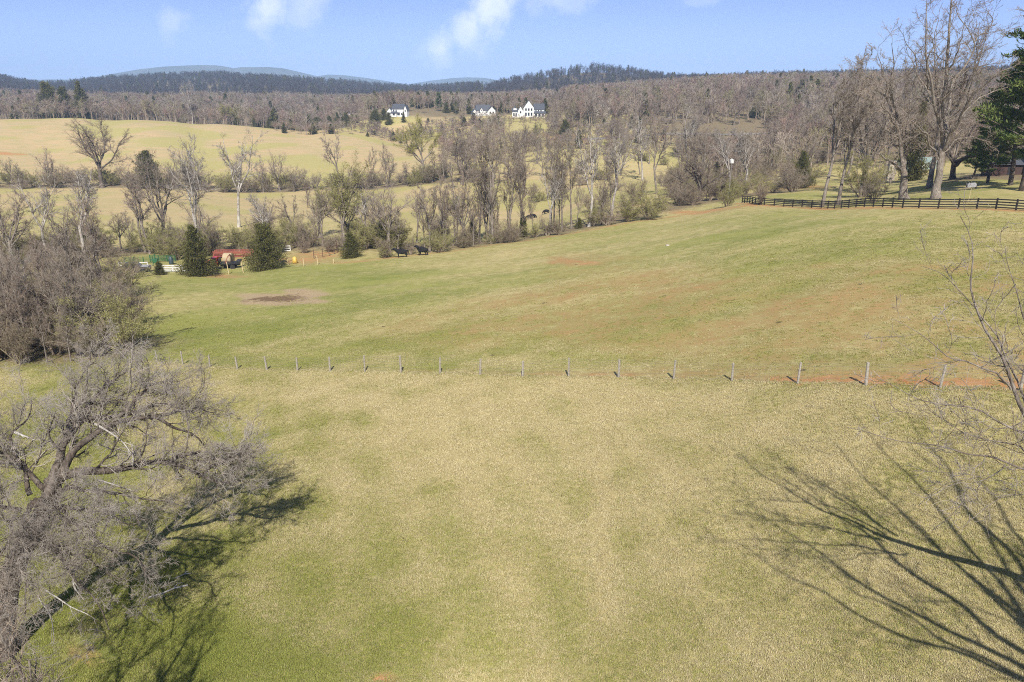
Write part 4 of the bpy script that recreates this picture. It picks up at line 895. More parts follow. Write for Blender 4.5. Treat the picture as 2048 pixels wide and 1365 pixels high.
def wood_points(seed, u0, u1, Y0, Y1, area, ok=None):
    rng = np.random.default_rng(seed); x0, x1 = min((u0 - 1024) / F * Y0, (u0 - 1024) / F * Y1) * 1.05 - 5, max((u1 - 1024) / F * Y0, (u1 - 1024) / F * Y1) * 1.05 + 5
    n = int((x1 - x0) * (Y1 - Y0) / area); x = rng.uniform(x0, x1, n); y = rng.uniform(Y0, Y1, n)
    u = 1024 + x / (y * .985) * F; k = (u > u0) & (u < u1)
    if ok is not None: k &= ok(u, y)
    x, y = x[k], y[k]; return np.stack([x, y, H(x, y) - .1], -1), rng
hs_ = lambda u, y: (y < 548) | (u < 755)
p, r = wood_points(1, -350, 640, 570, 1050, 60); scatter('far_wood', 'grey brown bare wood behind the tan hill', p, r.uniform(7, 18, len(p)), FARC, .04, 1.35)
p, r = wood_points(2, 560, 1180, 505, 600, 34, lambda u, y: hs_(u, y) & ((u < 1010) | (u > 1095))); scatter('far_wood', 'low bare thicket below the white houses', p, r.uniform(4.5, 7.8, len(p)), FARC, .06, 1.7)
p, r = wood_points(6, 1000, 1260, 576, 660, 38); scatter('far_wood', 'bare wood close behind the largest white house', p, r.uniform(7, 12, len(p)), FARC, .06, 1.3)
p, r = wood_points(11, 740, 1110, 500, 572, 22, lambda u, y: (y < 545) | (u < 765) | ((u > 830) & (u < 935)) | ((u > 998) & (u < 1015)) | (u > 1098)); scatter('far_wood', 'low twiggy scrub in front of the white houses', p, r.uniform(2.2, 4.2, len(p)), FARC, .04, 2.2)
p, r = wood_points(9, 880, 1330, 365, 500, 26, lambda u, y: ((y < 425) | (y > 438) | (u < 1250)) & ((y < 440) | (u < 1010) | (u > 1095))); scatter('far_wood', 'scrubby bare thicket on the bank below the largest white house', p, r.uniform(4, 8, len(p)), FARC, .03, 1.6)
p, r = wood_points(7, 560, 1180, 606, 1200, 58, lambda u, y: (y > 640) | (u < 850) | (u > 915)); scatter('far_wood', 'bare wood in the middle behind the white houses', p, r.uniform(7, 15, len(p)), FARC, .05, 1.3)
p, r = wood_points(3, 1130, 2500, 375, 1000, 58, lambda u, y: ((y < 400) | (y > 440)) & ((u > 1260) | (y > 470)) & ~((u < 1520) & (y < 470)) ); scatter('far_wood', 'bare grey wood covering the right hillside', p, r.uniform(10, 20, len(p)), FARC, .03, 1.15)
p, r = wood_points(8, 1400, 2500, 225, 420, 55, lambda u, y: ((y > 240) | (u < 1700)) & ((u > 1530) | (y < 330))); scatter('far_wood', 'bare wood beyond the right lawn as far as the road', p, r.uniform(10, 17, len(p)), FARC, .02)
p, r = wood_points(4, -500, 960, 1200, 1960, 130); scatter('far_wood', 'bluish dark wood on the distant left ridge', p, r.uniform(9, 21, len(p)), RIDC, .06)
p, r = wood_points(5, 930, 2500, 1050, 1560, 110); scatter('far_wood', 'bluish dark wood on the distant right hill', p, r.uniform(9, 21, len(p)), RIDC, .05)

# ------------------------------------------------------------------ fences
def tz(p, o): return tuple(np.asarray(p, float) - np.asarray(o, float))
o0 = WIRE[10]
wf_ = thing('wire_fence', 'long post and wire fence crossing between lawn and pasture', 'fence', o0)
rs2 = random.Random(8)
tops = []
for p in WIRE:
    hgt = rs2.uniform(1.12, 1.42); lx, ly = rs2.uniform(-.10, .08), rs2.uniform(-.06, .06); r = rs2.uniform(.062, .085)
    q = np.array(tz(p, o0)); m = MB(); m.bar(q + (0, 0, -.2), q + (lx, ly, hgt), r, 9, r * .88)
    m.build('post', M['post'], wf_); tops.append((q, np.array((lx, ly, hgt))))
for f_ in (.12, .30, .48, .66, .84, .96):
    m = MB(); m.path([a + b_ * f_ + (0, -.07, 0) for a, b_ in tops], .004, 3); m.build('wire', M['wire'], wf_)
m = MB()
for (a, b_), (c, d_) in zip(tops, tops[1:]):
    L = np.linalg.norm(c - a)
    for k in range(int(L / .3)):
        f_ = (k + .5) * .3 / L; q = a * (1 - f_) + c * f_; t_ = b_ * (1 - f_) + d_ * f_
        m.bar(q + t_ * .12 + (0, -.07, 0), q + t_ * .96 + (0, -.07, 0), .003, 3)
m.build('mesh_wire', M['wire'], wf_)
# black four board fence
bpts = resample([tuple(p) for p in BOARD], 200); s_ = np.r_[0, np.cumsum(np.linalg.norm(np.diff(bpts, axis=0), axis=1))]
nP = int(s_[-1] / 2.44); q_ = np.linspace(0, s_[-1], nP + 1)
PP = np.stack([np.interp(q_, s_, bpts[:, 0]), np.interp(q_, s_, bpts[:, 1])], -1); PP = np.c_[PP, H(PP[:, 0], PP[:, 1])]
o0 = PP[0]; bf_ = thing('board_fence', 'black four board fence along the top of the pasture on the right', 'fence', o0)
for p in PP:
    m = MB(); x, y, z = tz(p, o0); m.box(x - .075, y - .075, z - .2, x + .075, y + .075, z + 1.36); m.build('post', M['blackfence'], bf_)
for hh in (.26, .58, .90, 1.22):
    m = MB()
    for a, b_ in zip(PP, PP[1:]):
        a = np.array(tz(a, o0)); b_ = np.array(tz(b_, o0)); d_ = nrm((b_ - a)[None])[0]; n_ = np.array((d_[1], -d_[0], 0)); n_ *= -1 if n_[1] > 0 else 1
        f0 = n_ * .079; f1 = n_ * .104; a_ = a + d_ * .004; b2 = b_ - d_ * .004
        vs = [a_ + f0 + (0, 0, hh - .075), b2 + f0 + (0, 0, hh - .075), b2 + f1 + (0, 0, hh - .075), a_ + f1 + (0, 0, hh - .075)]; vs += [v_ + (0, 0, .15) for v_ in vs]
        m.add(vs, [(3, 2, 1, 0), (4, 5, 6, 7), (0, 1, 5, 4), (1, 2, 6, 5), (2, 3, 7, 6), (3, 0, 4, 7)])
    m.build('rail', M['blackfence'], bf_)
# pale stakes of the yard fence, each driven into the ground on its own
STK = ((408, 541), (429, 550), (458, 549), (487, 546), (577, 531), (608, 533), (636, 530), (667, 527))
SL = ('orange tipped stake by the cab of the red truck', 'pale stake in front of the red truck cab', 'pale stake off the rear of the truck bed', 'pale stake left of the wide brownish cedar', 'stake between the wide cedar and the yellow feeder', 'pale stake just right of the yellow feeder', 'thick pale stake in front of the cattle pen', 'short stake next to the bright green cedar')
for i, (u, v) in enumerate(STK):
    p = ground(u, v); hgt = (1.5, 2.3, 2.2, 2.0, 1.4, 1.5, 1.6, .8)[i]; m = MB(); m.bar((0, 0, -.2), (rs2.uniform(-.2, .1), 0, hgt), .075, 7, .06)
    t_ = thing('fence_stake', SL[i], 'stake', p, 0, 'stakes along the yard'); m.build('stake_shaft', M['stake'], t_)
    if i == 0: m = MB(); m.bar((.0, 0, hgt), (.0, 0, hgt + .25), .085, 7, .07); m.build('painted_tip', M['rust'], t_)
for i, (u, Y, lb) in enumerate(((315, 150, 'grey fence post behind the green gates, left of the other one'), (343, 150, 'grey fence post behind the green gates, nearer the cedar'), (453, 150, 'grey fence post behind the red cattle panels, left one'), (479, 150, 'grey fence post behind the red cattle panels, right one'))):
    t_ = thing('fence_post', lb, 'post', base(u, Y), 0, 'posts behind the yard'); m = MB(); m.bar((0, 0, -.2), (.05, 0, 1.7), .09, 7, .08); m.build('post_shaft', M['post'], t_)

# ------------------------------------------------------------------ cattle
def cow(label, p, rz, graze=False, s=1.0):
    t_ = thing('cow', label, 'cow', p, rz, 'black cattle', s)
    V = [(.74, 0, 1.02), (.22, 0, .94), (-.42, 0, .93), (-.78, 0, 1.10 if not graze else .98)]; R = [.42, .49, .46, .26]; E_ = [(0, 1), (1, 2), (2, 3)]
    def ch(i, pts):
        for q in pts:
            V.append(q[:3]); R.append(q[3]); E_.append((i, len(V) - 1)); i = len(V) - 1
        return i
    if graze: hd = ch(3, [(-1.0, 0, .70, .21), (-1.15, 0, .42, .18), (-1.32, 0, .16, .12)]); ear = len(V) - 2
    else: hd = ch(3, [(-1.02, 0, 1.32, .19), (-1.2, 0, 1.40, .18), (-1.56, .05, 1.18, .105)]); ear = len(V) - 2
    ex, ey, ez = V[ear]
    for sgn in (-1, 1):
        ch(ear, [(ex + .06, sgn * .17, ez + .08, .035), (ex + .1, sgn * .27, ez + .06, .03)])
        ch(0, [(.72, sgn * .22, .78, .21), (.63, sgn * .23, .62, .15), (.80, sgn * .23, .42, .095), (.77, sgn * .23, .05, .085)])
        ch(2, [(-.47, sgn * .2, .66, .16), (-.47, sgn * .2, .38, .095), (-.49, sgn * .2, .05, .085)])
    ch(0, [(1.03, 0, 1.12, .05), (1.10, 0, .8, .03), (1.11, .02, .5, .05)])
    me = bpy.data.meshes.new('body'); me.from_pydata(V, E_, []); me.materials.append(M['hide']); b_ = obj('body', me, t_)
    sk = b_.modifiers.new('skin', 'SKIN'); sk.use_smooth_shade = True
    for i, r in enumerate(R): me.skin_vertices[0].data[i].radius = (r, r)
    me.skin_vertices[0].data[0].use_root = True
    sb = b_.modifiers.new('sub', 'SUBSURF'); sb.levels = sb.render_levels = 1
    return t_
cow('black cow standing side on at the pasture edge, left of the other black cow', ground(803, 515), .12, s=1.12)
c2 = cow('black cow with raised head standing right of the other cow at the pasture edge', ground(845, 511), -.45, s=1.15)
m = MB(); m.lathe([(.02, 0), (.12, .03), (.16, .12), (.12, .2)], (.42, 0, .52), 10); m.build('udder', mat_simple('udder', (.5, .25, .2), .6), c2, smooth=True)
cow('black cow grazing beyond the hedgerow, left of two close together', base(1059, 214), .2, True)
cow('black cow grazing beyond the hedgerow, right of two close together', base(1066, 216), 2.6, True)
cow('black cow grazing alone beyond the hedgerow, nearest the slim trunks', base(1092, 220), .5, True)

# ------------------------------------------------------------------ farm yard
def wheel(parent, c, r, w_, tyre='rubber', rim='steel'):
    m = MB(); m.lathe([(r * .62, -w_ / 2), (r * .95, -w_ / 2), (r, -w_ * .3), (r, w_ * .3), (r * .95, w_ / 2), (r * .62, w_ / 2)], c, 18, 'y'); t_ = m.build('wheel', M[tyre], parent)
    m = MB(); m.lathe([(r * .2, -w_ * .42), (r * .615, -w_ * .3), (r * .615, w_ * .3), (r * .2, w_ * .42)], c, 14, 'y'); m.build('rim', M[rim], t_)
p = base(441, 130)
tr = thing('flatbed_truck', 'old red truck with a black flatbed, half hidden behind the big cedar', 'truck', p, .16)
m = MB(); m.prism([(-3.2, .62), (-3.25, 1.25), (-3.1, 1.42), (-1.75, 1.5), (-1.2, 2.18), (-.35, 2.22), (-.12, 1.5), (-.12, .62)], -.92, .92, 'y'); m.build('cab', M['red'], tr, .05)
for sgn in (-1, 1):
    m = MB(); m.prism([(-1.58, 1.5), (-1.12, 2.08), (-.45, 2.1), (-.28, 1.5)], sgn * .925, sgn * .94, 'y'); m.build('side_window', M['glass'], tr)
    m = MB(); m.prism([(-1.62, .68), (-1.62, 1.46), (-.24, 1.46), (-.24, .68)], sgn * .923, sgn * .938, 'y'); dr = m.build('door', M['red'], tr); m = MB(); m.box(-.5, sgn * .95 - .015, 1.2, -.35, sgn * .95 + .015, 1.25); m.build('handle', M['steel'], dr)
    m = MB(); m.lathe([(.12, 0), (.12, .04), (.06, .06)], (-3.27, sgn * .65, 1.1), 12, 'x'); m.build('headlight', M['chrome'], tr)
m = MB(); m.prism([(-1.72, 1.53), (-1.23, 2.14), (-1.25, 2.16), (-1.76, 1.55)], -.8, .8, 'y'); m.build('windscreen', M['glass'], tr)
m = MB(); m.box(-3.4, -.95, .5, -3.25, .95, .72); m.build('bumper', M['steel'], tr)
m = MB(); m.box(.0, -1.1, .98, 3.6, 1.1, 1.14); m.box(-.02, -1.08, 1.145, .06, 1.08, 2.0); m.box(.1, -.4, .6, 3.5, .4, .97); m.build('flatbed', M['black'], tr)
m = MB(); m.bar((1.1, -.9, 1.14), (1.75, -.9, 2.5), .06); m.bar((1.1, .9, 1.14), (1.75, .9, 2.5), .06); m.bar((1.75, -.9, 2.5), (1.75, .9, 2.5), .06); m.build('bale_arm', M['rust'], tr)
for x, w_ in ((-2.45, .26), (2.35, .5)):
    for y in (-.85, .85): wheel(tr, (x, y, .46), .46, w_)
m = MB(); m.box(3.0, -1.12, 1.15, 3.7, 1.12, 1.5); m.build('tool_box', M['black'], tr)
R_tr = np.array([[cos(.16), -sin(.16)], [sin(.16), cos(.16)]])
q = R_tr @ np.array((1.2, 1.9)); b_p = (p[0] + q[0], p[1] + q[1], h1(p[0] + q[0], p[1] + q[1]))
bl = thing('hay_bale', 'big round tan hay bale standing behind the bed of the red truck', 'hay bale', b_p, 1.5)
m = MB(); m.lathe([(.02, -.8), (.8, -.8), (.98, -.7), (1.02, 0), (.98, .7), (.8, .8), (.02, .8)], (0, 0, 1.6), 26, 'y'); m.build('bale', M['hay'], bl, smooth=False)
m = MB(); m.lathe([(1.035, -.72), (1.045, -.7), (1.045, .7), (1.035, .72)], (0, 0, 1.6), 26, 'y'); m.build('net_wrap', M['net'], bl)
m = MB(); m.box(-.7, -.75, -.1, .7, .75, .62); m.build('pallet', M['post'], bl)
# parked dark vehicle at far left
p = base(272, 124); vh = thing('parked_car', 'dark blue car with a pale bonnet parked at the end of the thicket', 'car', p, pi + .25)
m = MB(); m.prism([(-2.4, .4), (-2.45, .95), (-2.2, 1.1), (-1.0, 1.18), (-.45, 1.72), (1.5, 1.8), (2.2, 1.2), (2.3, .9), (2.3, .4)], -.92, .92, 'y'); m.build('body', M['sedan'], vh, .06)
m = MB(); m.prism([(-2.2, 1.112), (-1.02, 1.19), (-1.02, 1.21), (-2.2, 1.135)], -.85, .85, 'y'); m.build('bonnet', M['silver'], vh)
m = MB(); m.prism([(-.98, 1.2), (-.47, 1.69), (-.5, 1.71), (-1.02, 1.22)], -.8, .8, 'y'); m.build('windscreen', M['glass'], vh)
for sgn in (-1, 1):
    m = MB(); m.prism([(-.7, 1.2), (-.35, 1.66), (1.3, 1.7), (1.8, 1.22)], sgn * .925, sgn * .94, 'y'); m.build('side_window', M['glass'], vh)
    m = MB(); m.box(-2.46, sgn * .65 - .16, .8, -2.42, sgn * .65 + .16, .95); m.build('headlight', M['chrome'], vh)
    for x in (-1.5, 1.45): wheel(vh, (x, sgn * .84, .34), .34, .22)
# white rail gates
def rail_gate(nm, label, u, Y, L, hh, n, mat, rz, r=.05, flat=False, post=True, cat='gate', group=None):
    t_ = thing(nm, label, cat, base(u, Y), rz, group); zs = [.25 + (hh - .3) * k / (n - 1) for k in range(n)]
    for z in zs:
        m = MB()
        if flat: m.box(-L / 2, -.02, z - .075, L / 2, .02, z + .075)
        else: m.bar((-L / 2, 0, z), (L / 2, 0, z), r)
        m.build('rail', M[mat], t_)
    for k in range(int(L / 2.4) + 2):
        x = -L / 2 + L * k / (int(L / 2.4) + 1); m = MB(); m.box(x - .06, .022, -.15, x + .06, .14, hh + .05); m.build('post', M[mat], t_)
    return t_
rail_gate('rail_fence', 'white four rail fence between the small round cedar and the big cedar', 356, 124, 5.2, 1.25, 4, 'white', .05, flat=True, cat='fence')
rail_gate('rail_fence', 'white rail fence behind the parked dark car', 268, 128, 5.0, 1.3, 3, 'white', .05, flat=True, cat='fence')
rail_gate('rail_fence', 'short white board fence right of the pale tree by the wide cedar', 566, 147, 3.0, 1.25, 3, 'white', .1, flat=True, cat='fence')
rail_gate('metal_gate', 'green pipe gate standing between the green seeder and the dark barrel', 326, 138, 4.8, 1.3, 6, 'green', .05, .035)
rail_gate('metal_gate', 'green pipe gate left of the green seeder', 278, 136, 5.2, 1.3, 6, 'green', .1, .035)
# green seeder
t_ = thing('seeder', 'green hopper seeder with a tall chute in front of the green gates', 'farm implement', base(312, 133), .2)
m = MB(); m.prism([(-.35, .6), (-.5, 1.2), (.5, 1.2), (.35, .6)], -.45, .45, 'y'); m.build('hopper', M['green'], t_, .03)
m = MB(); m.bar((0, 0, 1.2), (0, 0, 2.1), .12, 10, .07); m.bar((-.3, 0, 1.9), (.3, 0, 1.9), .05); m.build('chute', M['green'], t_)
m = MB(); m.lathe([(.28, -.06), (.3, 0), (.28, .06)], (0, -.5, .75), 14, 'y'); m.build('disc', M['green'], t_)
m = MB(); m.path([(-.5, -.4, 0), (-.3, -.3, .65), (.3, -.3, .65), (.5, -.4, 0)], .05); m.path([(-.5, .4, 0), (-.3, .3, .65), (.3, .3, .65), (.5, .4, 0)], .05); m.build('frame', M['green'], t_)
t_ = thing('barrel', 'dark blue green plastic barrel at the right end of the green gate', 'barrel', base(343, 134), 0)
m = MB(); m.lathe([(.36, 0), (.4, .08), (.42, .5), (.4, .95), (.36, 1.05), (.3, 1.35), (.12, 1.55)], k=18); m.build('drum', M['teal'], t_, smooth=True)
m = MB(); m.lathe([(.425, .3), (.44, .33), (.425, .36)], k=18); m.lathe([(.425, .68), (.44, .71), (.425, .74)], k=18); m.build('hoop', M['teal'], t_)
# stacked red cattle panels
t_ = thing('livestock_pen', 'stack of red metal cattle panels behind the red truck', 'cattle panel', base(468, 144), .05)
m = MB()
for k, y in enumerate((-.9, 0, .9)):
    for z in (.22, .4, .58, .76, .94, 1.12, 1.3): m.bar((-3.7, y, z), (3.7, y, z), .042, 6)
m.build('rails', M['rust'], t_)
m = MB()
for y in (-.9, 0, .9):
    for x in (-3.7, -1.9, 0, 1.9, 3.7): m.box(x - .06, y - .055, 0, x + .06, y + .055, 1.36)
m.build('uprights', M['rust'], t_)
m = MB()
for y in np.arange(-.8, .85, .22): m.box(-3.6, y - .08, .84, 3.6, y + .05, .89)
m.box(-3.65, -.95, .16, 3.65, .95, .22); m.build('slats', M['rust'], t_)
# yellow feeder
t_ = thing('mineral_feeder', 'yellow plastic mineral feeder standing by the yard stakes', 'feeder', base(590, 129), .3)
m = MB(); m.lathe([(.32, .02), (.46, .12), (.50, .45), (.42, .6), (.44, .75), (.40, 1.0), (.22, 1.22), (.02, 1.28)], k=20); m.build('tub', M['yellow'], t_, smooth=True)
m = MB(); m.lathe([(.18, -.1), (.3, -.05), (.34, .05), (.3, .15)], (0, -.42, .55), 14, 'y'); m.build('trough_lip', M['yellow'], t_, smooth=True)
# cattle pen of rusty pipe
PEN = [(556, 150), (600, 152), (640, 153), (672, 148), (676, 138), (650, 134), (628, 133)]
pp = [base(u, Y) for u, Y in PEN]; o0 = pp[0]; t_ = thing('cattle_pen', 'rusty pipe corral of upright posts and thin rails behind the yellow feeder', 'corral', o0)
pc = resample([tuple(q) for q in pp], 60); s_ = np.r_[0, np.cumsum(np.linalg.norm(np.diff(pc, axis=0), axis=1))]; q_ = np.linspace(0, s_[-1], 20)
pc = np.stack([np.interp(q_, s_, pc[:, i]) for i in range(2)], -1); pc = np.c_[pc, H(pc[:, 0], pc[:, 1])]
for q in pc:
    q = np.array(tz(q, o0)); m = MB(); m.bar(q + (0, 0, -.2), q + (0, 0, 1.75), .06, 6); m.build('post', M['pipe'], t_)
for hh in (.4, .75, 1.1, 1.5):
    m = MB(); m.path([np.array(tz(q, o0)) + (0, -.03, hh) for q in pc], .025, 4); m.build('rail', M['pipe'], t_)
# feeder box on its pole, martin house, utility pole
p = base(1936, 101); t_ = thing('feeder_box', 'grey tin box tilted on a thin yellow pole behind the board fence', 'box', p, -.2)
m = MB(); m.bar((0, 0, -.2), (.05, 0, 2.1), .035, 7); m.build('pole', M['stake'], t_)
m = MB(); m.prism([(-.55, 2.1), (-.55, 2.5), (-.4, 2.68), (.4, 2.78), (.55, 2.62), (.55, 2.22)], -.22, .22, 'y'); m.build('box', M['greybox'], t_, .02)
m = MB(); m.box(-.62, -.1, 2.15, -.56, .1, 2.5); m.box(.56, -.12, 1.95, .66, .12, 2.45); m.build('flap', M['black'], t_)
p, hh = height(1456, 165, 318); t_ = thing('bird_house', 'white bird house on a tall pole left of the board fence', 'bird house', p, .3)
m = MB(); m.bar((0, 0, -.2), (0, 0, hh - .95), .05, 8); m.build('pole', M['steel'], t_)
m = MB(); m.prism([(-.35, hh - .95), (-.35, hh - .3), (0, hh), (.35, hh - .3), (.35, hh - .95)], -.3, .3, 'y'); m.build('house_box', M['white'], t_)
m = MB()
for z in (.75, .45):
    for x in (-.17, .17): m.lathe([(.07, -.31), (.07, -.302)], (x, 0, hh - z), 10, 'y')
m.build('entry_hole', M['black'], t_)
p, hh = height(616, 250, 372); t_ = thing('utility_pole', 'thin brown utility pole in the valley pasture', 'utility pole', p, .3)
m = MB(); m.bar((0, 0, -.3), (0, 0, hh), .15, 9, .1); m.build('pole', M['pipe'], t_)
m = MB(); m.box(-1.1, -.06, hh - .7, 1.1, .06, hh - .56); m.build('crossarm', M['pipe'], t_)
for x in (-.95, 0.3, .95): m = MB(); m.lathe([(.04, 0), (.06, .08), (.03, .18)], (x, 0, hh - .56), 8); m.build('insulator', M['greybox'], t_)
# stone chimney, pale building and dark hut on the right lawn
p, hh = height(1778, 200, 322); t_ = thing('stone_chimney', 'freestanding pale stone chimney behind the right lawn', 'chimney', p, .1)
m = MB(); m.box(-1.0, -.6, -.3, 1.0, .6, hh * .42); m.box(-.75, -.5, hh * .425, .75, .5, hh * .9); m.build('stack', M['stone'], t_, .06)
m = MB(); m.box(-.9, -.62, hh * .905, .9, .62, hh); m.build('cap', M['stone'], t_, .04)
m = MB(); m.box(-.4, -.64, 0, .4, -.605, .9); m.build('hearth', M['black'], t_)
p = base(1832, 232); t_ = thing('shed', 'low pale green shed behind the tall dark evergreen', 'shed', p, .1)
m = MB(); m.box(-5, -3, -.4, 5, 3, 2.4); m.build('wall', M['palegreen'], t_)
m = MB(); m.prism([(-3.4, 2.42), (0, 3.9), (3.4, 2.42), (3.4, 2.3), (0, 3.75), (-3.4, 2.3)], -5.3, 5.3); m.build('roof', M['palegreen'], t_)
for x in (-3, 2.6): m = MB(); m.box(x - .6, -3.06, .9, x + .6, -3.003, 1.9); m.build('window', M['glass'], t_)
m = MB(); m.box(-.5, -3.06, 0, .5, -3.003, 2.0); m.build('door', M['white'], t_)
p = base(2012, 158); t_ = thing('wooden_hut', 'dark reddish wooden hut under the pines at the right edge', 'hut', p, -.1)
m = MB(); m.box(-4, -2.2, -.4, 6, 2.2, 2.3); m.build('wall', M['shed'], t_)
m = MB(); m.prism([(-2.7, 2.32), (0, 3.6), (2.7, 2.32), (2.7, 2.2), (0, 3.45), (-2.7, 2.2)], -4.4, 6.4); m.build('roof', M['roof'], t_)
m = MB(); m.box(-1, -2.26, 0, .1, -2.203, 2.0); m.build('door', M['black'], t_)
# road with guard rail on the far bank
rd = [base(u, 424) for u in (1120, 1250, 1300, 1400, 1520, 1700, 1900)]
rc_ = resample([tuple(q) for q in rd], 60); V = []
for q in rc_:
    for dy in (-3.2, 3.2): V.append((q[0], q[1] + dy, h1(q[0], q[1] + dy) + .25))
tag(obj('road', mesh_np('road', V, [(2 * i, 2 * i + 2, 2 * i + 3, 2 * i + 1) for i in range(59)], M['asphalt'])), kind='structure')
g0 = rc_[10]; t_ = thing('guard_rail', 'pale guard rail along the far road on the right', 'guard rail', g0)
gp = [q + (0, -3.8, 0) for q in rc_[10:48]]; gp = [np.array((q[0], q[1], h1(q[0], q[1]))) for q in gp]
m = MB()
for a, b_ in zip(gp, gp[1:]):
    a = np.array(tz(a, g0)); b_ = np.array(tz(b_, g0)); vs = [a + (0, dy, z) for dy, z in ((-.06, .8), (-.06, 1.0), (.0, 1.0), (.0, .8))] + [b_ + (0, dy, z) for dy, z in ((-.06, .8), (-.06, 1.0), (.0, 1.0), (.0, .8))]
    m.add(vs, [(0, 1, 5, 4), (1, 2, 6, 5), (2, 3, 7, 6), (3, 0, 4, 7)])
m.build('beam', M['greybox'], t_)
for q in gp[::2]: m = MB(); q = np.array(tz(q, g0)); m.box(q[0] - .06, q[1] + .004, q[2] - .2, q[0] + .06, q[1] + .12, q[2] + 1.05); m.build('post', M['greybox'], t_)
# fallen branch and small log
for u, v, L, lb in ((337, 1188, 1.35, 'fallen pale branch lying on the grass below the spreading tree'), (366, 1155, .55, 'short fallen stick on the grass near the longer branch')):
    p = ground(u, v); t_ = thing('fallen_branch', lb, 'branch', p, .42)
    m = MB(); m.path([(-L / 2, 0, .05), (-.15 * L, .02, .07), (.15 * L, .09 * L, .1), (L / 2, .13 * L, .06)], .032 if L > 1 else .02, 6); m.build('stem', M['pale'], t_)
    m = MB(); m.path([(.12 * L, .08 * L, .1), (.25 * L, .2 * L, .16), (.36 * L, .24 * L, .12)], .014, 5); m.build('side_twig', M['pale'], t_)
for u, v, lb in ((1335, 492, 'pale stone lying in the pasture above the orange patch'), (1090, 471, 'pale stump at the wire below the grazing cows')):
    p = ground(u, v); t_ = thing('stone' if 'stone' in lb else 'tree_stump', lb, 'stone' if 'stone' in lb else 'stump', p)
    m = MB()
    if 'stone' in lb: m.lathe([(.28, -.1), (.3, .06), (.22, .16), (.06, .2)], k=9)
    else: m.lathe([(.34, -.1), (.26, .25), (.22, 1.3), (.12, 1.55)], k=9)
    m.build('rock' if 'stone' in lb else 'stub', M['stone' if 'stone' in lb else 'pale'], t_, smooth=False)

# ------------------------------------------------------------------ the white houses
def house(label, u, v, Y, blocks, chim=None, rz=0, drop=0):
    p = P(u, v, Y); p[2] = h1(p[0], p[1]); t_ = thing('house', label, 'house', p, rz); t_.scale = (1.02, 1, 1.02) if 'largest' in label else (.92, .92, .9)
    base_z = -1.0
    for (x0, x1, y0, y1, hw, hr, ax, wins) in blocks:
        m = MB(); m.box(x0, y0, base_z, x1, y1, hw)
        ym, xm = (y0 + y1) / 2, (x0 + x1) / 2
        if ax == 'x': m.prism([(y0, hw), (ym, hr), (y1, hw)], x0, x1)
        else: m.prism([(x0, hw), (xm, hr), (x1, hw)], y0, y1, 'y')
        m.build('wall', M['white'], t_)
        m = MB(); e = .35; k = (hr - hw) / ((y1 - y0) / 2 if ax == 'x' else (x1 - x0) / 2)
        a0, a1, am = (y0, y1, ym) if ax == 'x' else (x0, x1, xm)
        pr = [(a0 - e, hw - e * k + .03), (am, hr + .03), (a1 + e, hw - e * k + .03), (a1 + e, hw - e * k + .28), (am, hr + .30), (a0 - e, hw - e * k + .28)]
        if ax == 'x': m.prism(pr, x0 - e, x1 + e)
        else: m.prism(pr, y0 - e, y1 + e, 'y')
        m.build('roof', M['roof'], t_)
        for (wx, wz, ww, wh) in wins:
            m = MB(); m.box(wx - ww / 2 - .1, y0 - .05, wz - .1, wx + ww / 2 + .1, y0 - .004, wz + wh + .1); w_ = m.build('window', M['white'], t_)
            m = MB(); m.box(wx - ww / 2, y0 - .08, wz, wx + ww / 2, y0 - .052, wz + wh); m.build('pane', M['glass'], w_)
    for c in chim or ():
        m = MB(); m.box(c[0] - .5, c[1] - .5, c[2], c[0] + .5, c[1] + .5, c[3]); m.build('chimney', M['white'], t_)
    return t_
W_ = lambda xs, z, w_=1.0, h_=1.5: [(x, z, w_, h_) for x in xs]
house('white farmhouse with a steep dark roof, leftmost of the three white houses', 796, 238, 590,
      [(-3.5, 6.5, -4, 4, 5.6, 9.3, 'x', W_((-2, .2), 3.4) + [(2.2, .3, 2.2, 2.4)] + W_((4.8, -1.5), .6)), (6.5, 9.2, -3, 3, 5.0, 8.3, 'y', W_((7.8,), 3.2, 1, 1.4)), (-8.6, -3.5, -3, 3, 3.4, 6.2, 'y', W_((-6,), 1.0, 1.6, 1.4)), (-3.6, 1.0, -6.4, -4, 2.2, 3.2, 'x', W_((-1.2,), .3, 1.8, 1.6))], rz=-.2)
house('white house with crossing gables in the middle of the three white houses', 966, 231, 590,
      [(-6, 6, -3.5, 3.5, 4.6, 8.8, 'x', W_((-4, -1, 2), 2.2)), (3.2, 9.4, -6, 3.5, 4.4, 7.6, 'y', W_((5, 7.6), 1.8, 1.1, 1.6)), (-9.4, -6, -3, 2.5, 3.2, 5.4, 'y', W_((-7.7,), .9)), (-3.4, -1.2, -4.6, -3.5, 5.0, 6.6, 'y', W_((-2.3,), 4.2, .8, .9))], rz=.25)
house('largest white house with a tall front gable and long porch, rightmost of the three', 1056, 233, 560,
      [(-3.4, 4.2, -6, 5, 6.2, 11.2, 'y', W_((-1.6, .4, 2.4), 4.2, 1.1, 1.7) + W_((-1.6, .4, 2.4), .8, 1.2, 2.2)), (4.2, 11.5, -4.5, 4, 5.2, 8.8, 'x', W_((5.6, 7.4, 9.2), 3.4, .9, 1.3)), (4.3, 12.2, -7, -4.5, 2.6, 3.6, 'x', W_((5.6, 8, 10.4), .2, 1.6, 2.0)), (-7.5, -3.4, -4, 3.5, 4.0, 7.2, 'y', W_((-5.4,), 2.4)), (-11.4, -7.5, -4.5, 2.5, 3.6, 5.6, 'x', W_((-10.2, -8.6), .6, 1.0, 2.0)), (-10.6, -8.2, -3, -.6, 5.8, 7.4, 'y', W_((-9.4,), 5.9, 1.0, 1.1))])
